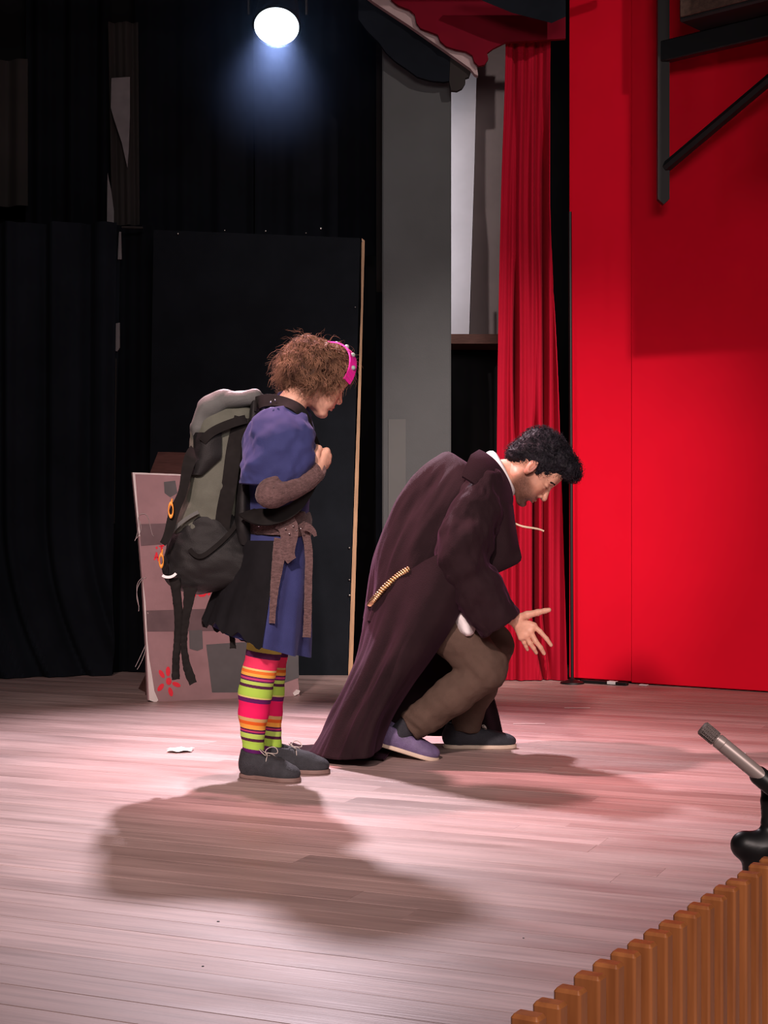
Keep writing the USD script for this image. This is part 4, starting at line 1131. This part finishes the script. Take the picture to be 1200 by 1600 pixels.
for pts, w in (([(272, 902), (276, 930), (279, 965), (277, 1005), (275, 1062)], [.036, .032, .028, .025, .027]), ([(297, 918), (293, 950), (288, 985), (288, 1015), (291, 1035), (302, 1068)], [.050, .030, .024, .022, .026, .026]), ([(360, 985), (363, 998), (364, 1013)], [.018, .018, .02])):
    part(bk, 'hanging_strap', rough_up(ribbon([P(x, y, -.150 + 0.0001 * (y - 900)) for x, y in pts], w, 0.007, (0.1, -1, 0), n=60), 0.0045, 90, 5), 'pack_strap', smooth=60)
for s in (-1, 1):
    y = lambda d: d * -s
    part(bk, 'shoulder_strap', ribbon([P(398, 640, y(-.10)), P(418, 626, y(-.155)), P(444, 629, y(-.165)), P(468, 641, y(-.185)), P(482, 668, y(-.165)), P(491, 690, y(-.135)), P(497, 706, y(-.112)), P(500, 722, y(-.098)), P(488, 755, y(-.16)), P(462, 792, y(-.19)), P(420, 808, y(-.20)), P(385, 800, y(-.17))], [.05, .048, .045, .045, .042, .038, .032, .030, .034, .04, .06, .07], 0.007,
                                          np.array([nrm(v) for v in ((0, y(-.5), 1), (0, y(-.6), 1), (0, y(-.6), 1), (.6, y(-.7), .6), (.9, y(-.6), .3), (1, y(-.6), 0.2), (1, y(-.6), 0), (1, y(-.7), 0), (.6, y(-1), 0), (.2, y(-1), 0), (0, y(-1), 0), (0, y(-1), 0))]).repeat(5, 0) if False else (0.55, y(-0.75), 0.35), n=70), 'pack_strap', smooth=60)
for x, y in ((423, 628), (430, 625)):
    s_ = trimesh.creation.icosphere(1, 0.004); s_.apply_translation(P(x, y, -.19)); part(bk, 'buckle', s_, 'sequin', smooth=True)
# black cloth hanging from the pack over the back of the coat
fc = fold_noise(3.2, 1.5, 1.0, 51)
g = np.zeros((30, 60, 3))
for i, v in enumerate(np.linspace(0, 1, 30)):
    for j, u in enumerate(np.linspace(0, 1, 60)):
        a = PI * (0.45 + 1.12 * u)                 # from the far side round the back to the near side
        L_, R_x, H_ = 372 - 52 * v, 478 - 4 * v, .172 + .052 * v
        cxp, rx = (L_ + R_x) / 2, (R_x - L_) / 2
        top_, hem_ = 845, 972 + 34 * max(0, (math.cos(a) + 1)) + 5 * math.sin(u * 37) + 3 * math.sin(u * 83)
        k = 1.04 + 0.16 * (meshkit.fbm(np.array([[math.cos(a) * 3, math.sin(a) * 3, v * 1.5]]), 2, 51)[0] - 0.5) * (0.3 + v)
        g[i, j] = W(cxp + rx * k * math.cos(a), top_ + (hem_ - top_) * v, YW - H_ * k * math.sin(a - 0) * -1 if False else YW + H_ * k * math.sin(-a + PI) * -1 if False else YW - H_ * k * math.sin(a + PI) * -1)
g[..., 1] = YW + (g[..., 1] - YW) * 1.0
part(bk, 'rain_flap', sheet(g[:, ::-1], 0.005), 'cloth_black', smooth=60, label='ragged black cloth hanging below the pack')

# ------------------------------------------------------------------ the crouching person in the robe
YM_ = 5.83
M = lambda px, py, dy=0.0: W(px, py, YM_ + dy)
ma = thing('person', 'person in a long dark purple velvet robe crouching forward with an open hand', 'person', W(690, 1180, YM_) * [1, 1, 0])
Rm = rot(53, -9)
hm, GT, GI = placed_head(True, M(832, 733), Rm, 1.05)
bf = Field(M(560, 1200, -0.42) - 0.02, M(900, 660, 0.42) + 0.02, 0.0085)
bf.chain([GT((-0.035, 0, -0.06)), GT((-0.05, 0, -0.11)), M(768, 750)], [0.052, 0.056, 0.066], 0.03)
for s in (-1, 1):
    bf.cap(M(757, 768, s * 0.15), M(765, 755, s * 0.04), 0.055, 0.055, 0.05)
    bf.cap(M(730, 790, s * 0.09), M(690, 875, s * 0.075), 0.10, 0.09, 0.05)
    bf.cap(M(690, 875, s * 0.075), M(668, 945, s * 0.08), 0.09, 0.105, 0.05)
    el = M(712, 886, s * 0.25) if s < 0 else M(720, 880, 0.25)
    wr_ = M(803, 967, -0.235) if s < 0 else M(722, 905, 0.16)
    bf.chain([M(755, 770, s * 0.17), el, wr_], [0.052, 0.040, 0.027], 0.015)
    if s < 0:
        leg = [M(680, 960, -.09), M(756, 1043, -.12), M(630, 1140, -.085), M(616, 1152, -.075)]
    else:
        leg = [M(690, 955, .09), M(770, 1012, .12), M(724, 1136, .19), M(721, 1156, .20)]
    bf.chain(leg, [0.080, 0.050, 0.032, 0.026], 0.02)
body = bf.mesh()


def open_hand(o, y):
    Q = lambda px, py, d: M(px, py, y(d)) + o
    w_ = Q(806, 968, -.235)
    kn = [Q(834, 978, -.250), Q(829, 987, -.252), Q(822, 993, -.250), Q(815, 996, -.244)]
    fg = [[Q(844, 987, -.258), Q(854, 998, -.262), Q(861, 1008, -.262)], [Q(837, 1002, -.258), Q(845, 1012, -.258), Q(850, 1021, -.252)], [Q(828, 1005, -.252), Q(834, 1013, -.248), Q(838, 1020, -.240)], [Q(819, 1004, -.242), Q(822, 1010, -.236), Q(824, 1015, -.230)]]
    th = [Q(824, 961, -.258), Q(840, 957, -.270), Q(851, 954.5, -.276), Q(858, 953, -.278)]
    return hand_mesh(w_, w_ + (Q(712, 886, -.25) - w_) * 0.2, kn, fg, th, (0.0092, 0.0096, 0.0090, 0.0080))


bodym = solid(body) + solid(hm) + solid(open_hand(np.zeros(3), lambda d: d)) + solid(open_hand(M(722, 905, 0.16) - M(806, 968, 0.235), lambda d: -d))
body = to_tm(bodym)
part(ma, 'body', body, 'skin_tan', tint=face_tint(body.vertices, GI, (0.80, 0.52, 0.50), (1.0, 0.9, 0.86), True))
for s in (-1, 1):
    e = trimesh.creation.icosphere(3, 0.0125); e.apply_translation(GT((0.0755, s * 0.033, 0.001))); part(ma, 'eyeball', e, 'eye_dark', smooth=True)
    part(ma, 'eyebrow', tube([GT((0.091, s * 0.010, 0.023)), GT((0.0905, s * 0.030, 0.030)), GT((0.080, s * 0.052, 0.024))], [0.0040, 0.0058, 0.0028], 7, n=10), 'brow_dark')
hf = Field((-0.16, -0.13, -0.10), (0.19, 0.13, 0.19), 0.0042)
hf.ell((-0.018, 0, 0.062), (0.106, 0.092, 0.090), None, 0.02)
hf.ell((0.055, 0, 0.105), (0.070, 0.078, 0.042), None, 0.03)
hf.ell((0.098, 0, 0.098), (0.034, 0.055, 0.024), None, 0.02)
hf.ell((-0.075, 0, -0.005), (0.042, 0.070, 0.050), None, 0.03)
for s in (-1, 1):
    hf.cap((0.018, s * 0.076, 0.040), (0.024, s * 0.072, 0.005), 0.014, 0.008, 0.012)
    hf.ell((0.0, s * 0.10, -0.006), (0.030, 0.03, 0.036), None, 0.008, cut=True)
hf.ell((0.10, 0, -0.020), (0.070, 0.085, 0.085), None, 0.008, cut=True)
hair = hf.mesh()
q = hair.vertices
ridge = 1 - 2 * np.abs(meshkit.fbm(q * 70 + 5, 2, 13) - 0.5) * 2
hair = trimesh.Trimesh(q + hair.vertex_normals * ((ridge - 0.62) * 0.0065 - 0.003 + (meshkit.fbm(q * 26, 2, 18) - 0.5) * 0.014)[:, None], hair.faces, process=False)
hair.vertices = GT(hair.vertices)
hp = part(ma, 'hair', hair, 'hair_black', smooth=True, label='short curly black hair')
curves(hp, 'curls', curls(hair, 2600, 0.022, 0.0055, 1.2, np.array([0.5, 0, 0.2]), 15, GI, lambda q: np.ones(len(q), bool), 12, 0.003), 0.0013, 'hair_black_curl', kind='stuff')

# trousers
trs = []
tf = Field(M(560, 1190, -0.33), M(840, 900, 0.33), 0.0065)
tf.chain([M(668, 955, -.08), M(714, 990, -.105), M(752, 1040, -.13)], [.115, .098, .086], 0.02)
tf.ell(M(757, 1043, -.13), (.088, .080, .085), None, 0.02)
tf.chain([M(752, 1052, -.13), M(706, 1088, -.13), M(664, 1120, -.115), M(622, 1152, -.09)], [.078, .074, .066, .058], 0.012)
tf.plane(M(639, 1138, -.10), M(622, 1152) - M(664, 1120), 0.006)
tf.cap(M(660, 1122, -.11), M(606, 1165, -.085), .030, .062, 0.006, cut=True)
trs.append(tf.mesh()); tf = Field(M(560, 1190, -0.33), M(840, 900, 0.33), 0.0065)
tf.chain([M(682, 950, .08), M(732, 975, .10), M(776, 1006, .105)], [.110, .090, .070], 0.02)
tf.chain([M(774, 1012, .105), M(750, 1075, .15), M(735, 1110, .17), M(723, 1150, .195)], [.070, .064, .057, .056], 0.012)
tf.plane(M(724, 1142, .19), (-0.1, 0, -1), 0.006)
tf.cap(M(728, 1125, .18), M(719, 1165, .20), .030, .058, 0.006, cut=True)
tf.cap(M(668, 950, -.08), M(682, 950, .08), .12, .11, 0.04)
tr = to_tm(solid(trs[0]) + solid(tf.mesh()))
v = tr.vertices
wr = np.sin((v @ nrm([0.75, 0.15, 0.62])) * 150 + 6 * meshkit.fbm(v * 9, 2, 4)) * 0.0030 * np.clip(1.25 - np.minimum(np.linalg.norm(v - M(740, 1055, -.13), axis=1), np.linalg.norm(v - M(640, 1140, -.13), axis=1)) * 9, 0.1, 1)
tr = trimesh.Trimesh(v + tr.vertex_normals * (wr + (meshkit.fbm(v * 14, 3, 2) - 0.5) * 0.018)[:, None], tr.faces, process=False)
part(ma, 'trousers', tr, 'trouser_brown', smooth=True, label='brown trousers')
# shoes
part(ma, 'sock', tube([M(646, 1126, -.105), M(630, 1142, -.088), M(612, 1158, -.078)], [0.040, 0.041, 0.036], 20, n=12), 'shoe_navy', label='added ankle cover in the dark tone of the shaded shoe collar')  # added ankle cover, its dark colour stands for shade on the shoe collar
pl = placer(FL(681, 1187) - rot(0, -12) @ np.array([0.252, 0, 0]), -12, 15, 0.225)
up, so = shoe(0.258, 0.094, 0, 0.098, pl)
sh = part(ma, 'shoe', up, 'shoe_violet', smooth=50, label='violet lace up shoe with its heel lifted')
part(sh, 'sole', so, 'sole_cream', smooth=40, label='cream rubber sole')
R_s = rot(15, -12)
bow(sh, ontop(up, pl, 0.258 * 0.56), R_s @ nrm([1, 0, -0.4]), R_s @ np.array([0, 1.0, 0]), R_s @ nrm([0.4, 0, 1]), 0.75, 'lace_cream')
pl = placer(FL(691, 1170) + [0.0, 0.03, 0], -2)
up, so = shoe(0.288, 0.098, 0, 0.104, pl)
sh = part(ma, 'shoe', up, 'shoe_navy', smooth=50, label='dark navy shoe flat on the floor')
part(sh, 'sole', so, 'sole_cream', smooth=40, label='cream rubber sole')
R_s = rot(0, -2)
bow(sh, ontop(up, pl, 0.288 * 0.56), R_s @ nrm([1, 0, -0.4]), R_s @ np.array([0, 1.0, 0]), R_s @ nrm([0.4, 0, 1]), 0.7, 'lace_cream')
# shirt
part(ma, 'shirt_collar', loft([(756, 722, 790, 782, YM_, .098), (758, 710, 800, 776, YM_, .094), (770, 704, 805, 768, YM_, .086), (774, 707, 802, 764, YM_, .080)], 60, 24, 2.0, None, caps=True), 'shirt_white', smooth=60, label='white shirt collar')
part(ma, 'shirt_tail', loft([(672, 900, 748, 938, YM_ - .02, .16), (684, 938, 748, 956, YM_ - .04, .180), (700, 968, 746, 972, YM_ - .06, .178), (708, 982, 744, 986, YM_ - .065, .172), (718, 990, 738, 989, YM_ - .07, .150)], 60, 30, 2.0, fold_noise(3, 3, 0.006, 8)), 'shirt_white', smooth=60, label='white shirt hanging out below the robe')
# robe: the upper part round the trunk
secs = [(716, 716, 782, 762, YM_, .125), (700, 706, 795, 786, YM_, .165), (682, 714, 800, 808, YM_, .195), (660, 733, 800, 836, YM_, .215), (636, 764, 792, 866, YM_, .222), (612, 805, 776, 896, YM_, .222), (594, 850, 754, 925, YM_, .218), (582, 895, 734, 950, YM_, .212), (576, 938, 722, 972, YM_, .212), (572, 968, 706, 992, YM_, .205)]
f1, f2 = fold_noise(2.6, 1.5, 0.030, 61), fold_noise(6.5, 2.0, 0.011, 62)
robe = loft(secs, 140, 120, 2.1, lambda a, v: (f1(a, v) + f2(a, v)) * np.clip(v * 4, 0.15, 1))
rp = part(ma, 'robe', robe, 'robe_velvet', smooth=70, label='dark purple velvet robe')
# sleeves
for s in (-1, 1):
    sf = Field(M(630, 1030, -0.45 if s < 0 else 0.0), M(850, 690, 0.0 if s < 0 else 0.45), 0.006)
    y = lambda d: d if s < 0 else -d
    sf.chain([M(752, 762, y(-.135)), M(742, 800, y(-.185)), M(726, 845, y(-.225)), M(718, 880, y(-.245))], [.088, .098, .094, .088], 0.03)
    sf.chain([M(718, 880, y(-.245)), M(745, 920, y(-.245)), M(783, 977, y(-.238))], [.088, .086, .084], 0.03)
    sf.plane(M(783, 977, y(-.238)), M(783, 977) - M(744, 921), 0.006)
    sf.cap(M(760, 945, y(-.241)), M(800, 1000, y(-.235)), .030, .080, 0.006, cut=True)
    sl = sf.mesh()
    v = sl.vertices
    ax = nrm(M(745, 700) - M(715, 885))
    ddd = (meshkit.fbm(v * [16, 16, 7] + 3, 3, 71) - 0.5) * 0.045 + np.sin((v @ nrm([0.5, 0.2, -0.85])) * 75 + 7 * meshkit.fbm(v * 7, 2, 3)) * 0.0055 * np.exp(-(np.linalg.norm(v - M(712, 885, y(-.25)), axis=1) / 0.16) ** 2)
    sl = taubin(trimesh.Trimesh(v + sl.vertex_normals * ddd[:, None], sl.faces, process=False), 3)
    part(rp, 'sleeve', sl, 'robe_velvet', smooth=70)


# robe: the open skirt, from the near front edge round the back to the far front edge
lev = [  # row: (near edge px, py, Y), (near back), (back), (far back), (far edge)
    [(742, 900, -.225), (654, 882, -.247), (573, 944, 0), (654, 890, .24), (742, 900, .20)],
    [(712, 968, -.238), (626, 955, -.252), (568, 975, 0), (636, 965, .24), (738, 975, .215)],
    [(678, 1022, -.200), (602, 1012, -.258), (560, 1012, 0), (620, 1030, .25), (752, 1030, .225)],
    [(640, 1075, -.170), (574, 1070, -.265), (540, 1062, 0), (610, 1080, .26), (768, 1080, .230)],
    [(610, 1125, -.165), (545, 1128, -.270), (515, 1118, 0), (600, 1125, .26), (780, 1125, .230)],
    [(596, 1166, -.175), (522, 1186, -.275), (486, 1168, 0), (600, 1150, .26), (788, 1166, .225)]]
G = []
uu = np.linspace(0, 1, 110)
for row in lev:
    p = np.array([M(*r) for r in row])
    G.append(CubicSpline([0, 0.24, 0.46, 0.70, 1], p, axis=0)(uu))
G = PchipInterpolator(np.linspace(0, 1, len(lev)), np.array(G), axis=0)(np.linspace(0, 1, 80))
nn = nrm(np.cross(np.gradient(G, axis=1), np.gradient(G, axis=0)))
UU, VV = np.meshgrid(uu, np.linspace(0, 1, 80))
fo = (meshkit.fbm(np.stack([UU * 16, VV * 1.3, 0 * UU], -1), 3, 81) - 0.5) * 0.085 * np.clip(VV * 1.4, 0.12, 1) + np.sin(UU * 44 + VV * 3) * 0.006 * VV
edge = np.clip(np.minimum(UU, 1 - UU) * 9, 0.15, 1)
G = G + nn * (fo * edge)[..., None]
G[..., 2] = np.maximum(G[..., 2], 0.006 + 0.004 * np.sin(UU * 30))
part(rp, 'robe_skirt', sheet(G, 0.007), 'robe_velvet', smooth=70)
tg = np.zeros((26, 12, 3))
for i, u in enumerate(np.linspace(0, 1, 26)):
    for j, v in enumerate(np.linspace(-1, 1, 12)):
        c = FL(612 - 158 * u, 1180 - 4 * u)
        wd_ = 0.19 * (1 - u) ** 0.65 * (1 - 0.2 * u) + 0.008
        tg[i, j] = c + np.array([0.03 * v * (1 - u), wd_ * v + 0.04 * (1 - u), 0.008 + 0.020 * (0.5 + 0.5 * math.sin(u * 9 + v * 2)) * (1 - abs(v)) + 0.018 * max(0, u - 0.55) * (1 + math.sin(u * 20))])
part(rp, 'train', sheet(tg, 0.006), 'robe_velvet', smooth=70)
# the wide collar, the lapel
cg = []
rows = [[(748, 704, -.10), (735, 712, -.165), (728, 727, -.205), (722, 745, -.232)], [(768, 716, -.105), (760, 726, -.175), (751, 742, -.212), (741, 757, -.238)], [(786, 738, -.105), (780, 750, -.17), (770, 764, -.21), (760, 774, -.232)], [(797, 762, -.085), (793, 774, -.14), (784, 786, -.185), (777, 792, -.215)], [(800, 782, -.04), (799, 792, -.09), (796, 800, -.14), (792, 806, -.17)]]
cg = PchipInterpolator(np.linspace(0, 1, 5), np.array([[M(*a) for a in r] for r in rows]), axis=0)(np.linspace(0, 1, 24))
part(rp, 'robe_collar', sheet(cg, 0.010), 'robe_velvet', smooth=70)
rows = [[(776, 782, -.20), (790, 786, -.17), (800, 790, -.10)], [(770, 815, -.21), (790, 818, -.19), (804, 822, -.12)], [(764, 850, -.20), (788, 852, -.20), (809, 852, -.14)], [(760, 884, -.18), (780, 884, -.19), (814, 872, -.16)], [(756, 900, -.16), (768, 897, -.17), (776, 892, -.16)]]
lg = PchipInterpolator(np.linspace(0, 1, 5), np.array([[M(*a) for a in r] for r in rows]), axis=0)(np.linspace(0, 1, 20))
lg = PchipInterpolator(np.linspace(0, 1, 3), lg, axis=1)(np.linspace(0, 1, 14))
part(rp, 'lapel', sheet(lg, 0.010), 'robe_velvet', smooth=70)
# gold trim: two twisted strands of beads
pts = [(578, 946), (592, 928), (612, 908), (632, 893), (648, 886)]
tq, tn_ = drape(robe, spline(np.array(pts, float), 120), 0.010)
tq = spline(tq[::12], 260, 1)
t_ = nrm(np.gradient(tq, axis=0)); b_ = nrm(np.cross(t_, [0, -1, 0]))
a_ = np.linspace(0, 2 * PI * 13, len(tq))[:, None]
st = [tube(tq + b_ * 0.0085 * np.sin(a_ + ph) + np.array([0, -1, 0]) * 0.006 * np.cos(a_ + ph), 0.0048, 7) for ph in (0, PI)]
part(rp, 'gold_trim', trimesh.util.concatenate(st), 'gold_trim', smooth=True, label='twisted gold trim across the back')
part(ma, 'cord', tube([M(785, 800, -.10), M(800, 815, -.10), M(815, 822, -.10), M(832, 825, -.10), M(850, 830, -.10)], [0.0035, 0.0035, 0.004, 0.004, 0.0035], 8, n=24), 'cord_cream', label='thin cream cord hanging from the chest')
# ------------------------------------------------------------------ the slatted rail and the microphone in front
fd, fp = np.array([0.508, 0.861, 0]), np.array([0.861, -0.508, 0])
Rf = np.stack([fd, -fp, [0, 0, 1]], 1)
if np.linalg.det(Rf) < 0:
    Rf = np.stack([fd, [-fd[1], fd[0], 0], [0, 0, 1]], 1)
SP, TH, DE, RT = 0.0530, 0.0225, 0.032, 0.378
f0 = W(793, 1590, 1.56) * [1, 1, 0] + np.array([0.002, 0, 0])
rail = thing('slatted_rail', 'low varnished wooden rail of upright slats in the bottom right corner', 'rail', f0 + fd * 0.5)
for k in range(-3, 24):
    o = f0 + fd * SP * k
    w, d_, b, z = TH, DE, 0.004, RT + rng.uniform(-0.0012, 0.0012)
    prof = Polygon([(0, 0), (w, 0), (w, d_), (0, d_)]).buffer(-b).buffer(b, 3)
    m = trimesh.creation.extrude_polygon(prof, z - b, engine='earcut')
    cap_ = trimesh.convex.convex_hull(np.vstack([np.c_[np.array(prof.exterior.coords), np.full(len(prof.exterior.coords), z - b)], np.c_[np.array(prof.buffer(-b * 0.8).exterior.coords), np.full(len(prof.buffer(-b * 0.8).exterior.coords), z)]]))
    m = trimesh.util.concatenate([m, cap_])
    M = np.eye(4); M[:3, 0], M[:3, 1], M[:3, 2], M[:3, 3] = fd, fp, (0, 0, 1), o
    m.apply_transform(M)
    if np.linalg.det(M[:3, :3]) < 0:
        m.invert()
    part(rail, 'slat', m, 'slat_wood', smooth=40)
Mx = np.stack([fd, fp, [0, 0, 1]], 1)
for z in (0.06, 0.29):
    part(rail, 'cross_rail', hullm([f0 + fd * s + fp * t + [0, 0, zz] for s in (-3 * SP, 24 * SP) for t in (-0.022, 0.002) for zz in (z, z + 0.04)]), 'slat_wood')

plain('mic_body', (0.44, 0.36, 0.34), 0.36, 0.06, metal=0.35)
plain('mic_grille', (0.27, 0.22, 0.21), 0.45, 0.4, 900, metal=0.4, bump=0.6, bscale=900)
plain('mic_rubber', (0.009, 0.009, 0.010), 0.42, 0.2)
YM = 2.56
mt, me = W(1096, 1136, YM), W(1207, 1228, YM - 0.03)
mx = nrm(me - mt)
mic = thing('microphone', 'slim silver pencil microphone pointing up to the left from its black stand', 'microphone', (mt + me) / 2)


def along(p0, p1, prof, sections=28):
    z = nrm(p1 - p0); x = nrm(np.cross(z, [0, 1, 0.1])); y = np.cross(z, x)
    m = trimesh.creation.revolve(np.array(prof), sections=sections)
    M = np.eye(4); M[:3, 0], M[:3, 1], M[:3, 2], M[:3, 3] = x, y, z, p0
    m.apply_transform(M)
    return m


R_ = 0.0124
part(mic, 'barrel', along(mt, me, [[0, 0.030], [R_ - 0.002, 0.030], [R_ - 0.002, 0.033], [R_, 0.0335], [R_, 0.045], [R_ - 0.0006, 0.0456], [R_, 0.0462], [R_, 0.135], [R_ - 0.001, 0.139], [0.008, 0.140], [0.008, 0.150], [0, 0.150]]), 'mic_body')
g = [[0, 0], [R_ - 0.003, 0.0], [R_, 0.0025]]
for i in range(7):
    z = 0.004 + i * 0.0034
    g += [[R_, z], [R_, z + 0.0018], [R_ - 0.0016, z + 0.0020], [R_ - 0.0016, z + 0.0032]]
g += [[R_, 0.0285], [R_, 0.0305], [0, 0.0305]]
part(mic, 'grille', along(mt, me, g), 'mic_grille', label='dark ribbed grille')
for i in range(14):
    a = i * 2 * PI / 14
    z = nrm(me - mt); x = nrm(np.cross(z, [0, 1, 0.1])); y = np.cross(z, x)
    o = (x * math.cos(a) + y * math.sin(a)) * (R_ - 0.0006)
    part(mic, 'grille_bar', tube([mt + o + z * 0.003, mt + o + z * 0.028], 0.0010, 5), 'mic_grille')
s = trimesh.creation.icosphere(1, 0.0012); s.apply_translation(W(1164, 1177, YM - 0.012)); part(mic, 'switch', s, 'white_paint', smooth=True)
ms = thing('microphone_stand', 'short black microphone stand with a rounded clutch behind the slatted rail', 'microphone stand', W(1195, 1350, YM) * [1, 1, 0])
h = 0.0018
fld = Field(W(1130, 1410, YM) + [-0.01, -0.06, -0.01], W(1250, 1190, YM) + [0.02, 0.06, 0.02], h)
c0, c1 = W(1186, 1212, YM - 0.02), W(1207, 1229, YM - 0.03)
fld.cap(c0, c1, 0.0160, 0.0165, 0.004)
fld.cap(W(1196, 1226, YM), W(1200, 1250, YM), 0.008, 0.011, 0.006)
fld.cap(W(1200, 1252, YM), W(1201, 1283, YM), 0.0125, 0.0115, 0.004)
fld.cap(W(1200, 1290, YM), W(1198, 1318, YM), 0.009, 0.026, 0.012)
fld.ell(W(1163, 1321, YM), (0.0225, 0.024, 0.0225), None, 0.012)
fld.cap(W(1170, 1322, YM), W(1215, 1322, YM), 0.020, 0.026, 0.014)
fld.cap(W(1186, 1330, YM), W(1186, 1372, YM), 0.030, 0.026, 0.010)
part(ms, 'clutch', taubin(fld.mesh(), 4), 'mic_rubber', smooth=True)
part(ms, 'shaft', tube([W(1186, 1372, YM), W(1186, 1372, YM) * [1, 1, 0] + [0, 0, 0.02]], 0.014, 14), 'mic_rubber')
bb = trimesh.creation.revolve(np.array([[0, 0.022], [0.02, 0.022], [0.03, 0.014], [0.055, 0.010], [0.06, 0.004], [0.06, 0.0], [0, 0]]), sections=36); bb.apply_translation(W(1186, 1372, YM) * [1, 1, 0])
part(ms, 'base_plate', bb, 'mic_rubber')
# ------------------------------------------------------------------ halo round the lamp: mostly lens glow, put in as thin haze
look('haze', {'g': ('geometry', {}), 's': ('mapping', {'location': tuple(-LAMP)}), 'l': ('gradient_texture', {'gradient_type': 'spherical'}), 'sc': ('mapping', {'scale': (1 / 0.80, 1 / 0.80, 1 / 0.80)}),
              'm': ('math', {'math_type': 'multiply', 'value2': 0.024}), 'v': ('principled_volume', {'color': (0.30, 0.52, 1.0), 'anisotropy': 0.2})},
     [('g.position', 's.vector'), ('s.vector', 'sc.vector'), ('sc.vector', 'l.vector'), ('l.fac', 'm.value1'), ('m.value', 'v.density')], surface=None, volume='v.volume')
hb_ = trimesh.creation.icosphere(3, 0.80); hb_.apply_translation(LAMP)
single('stage_haze', hb_, 'haze', 'bluish halo around the shining stage lamp, mostly lens glow put in as haze', 'haze', kind='stuff')
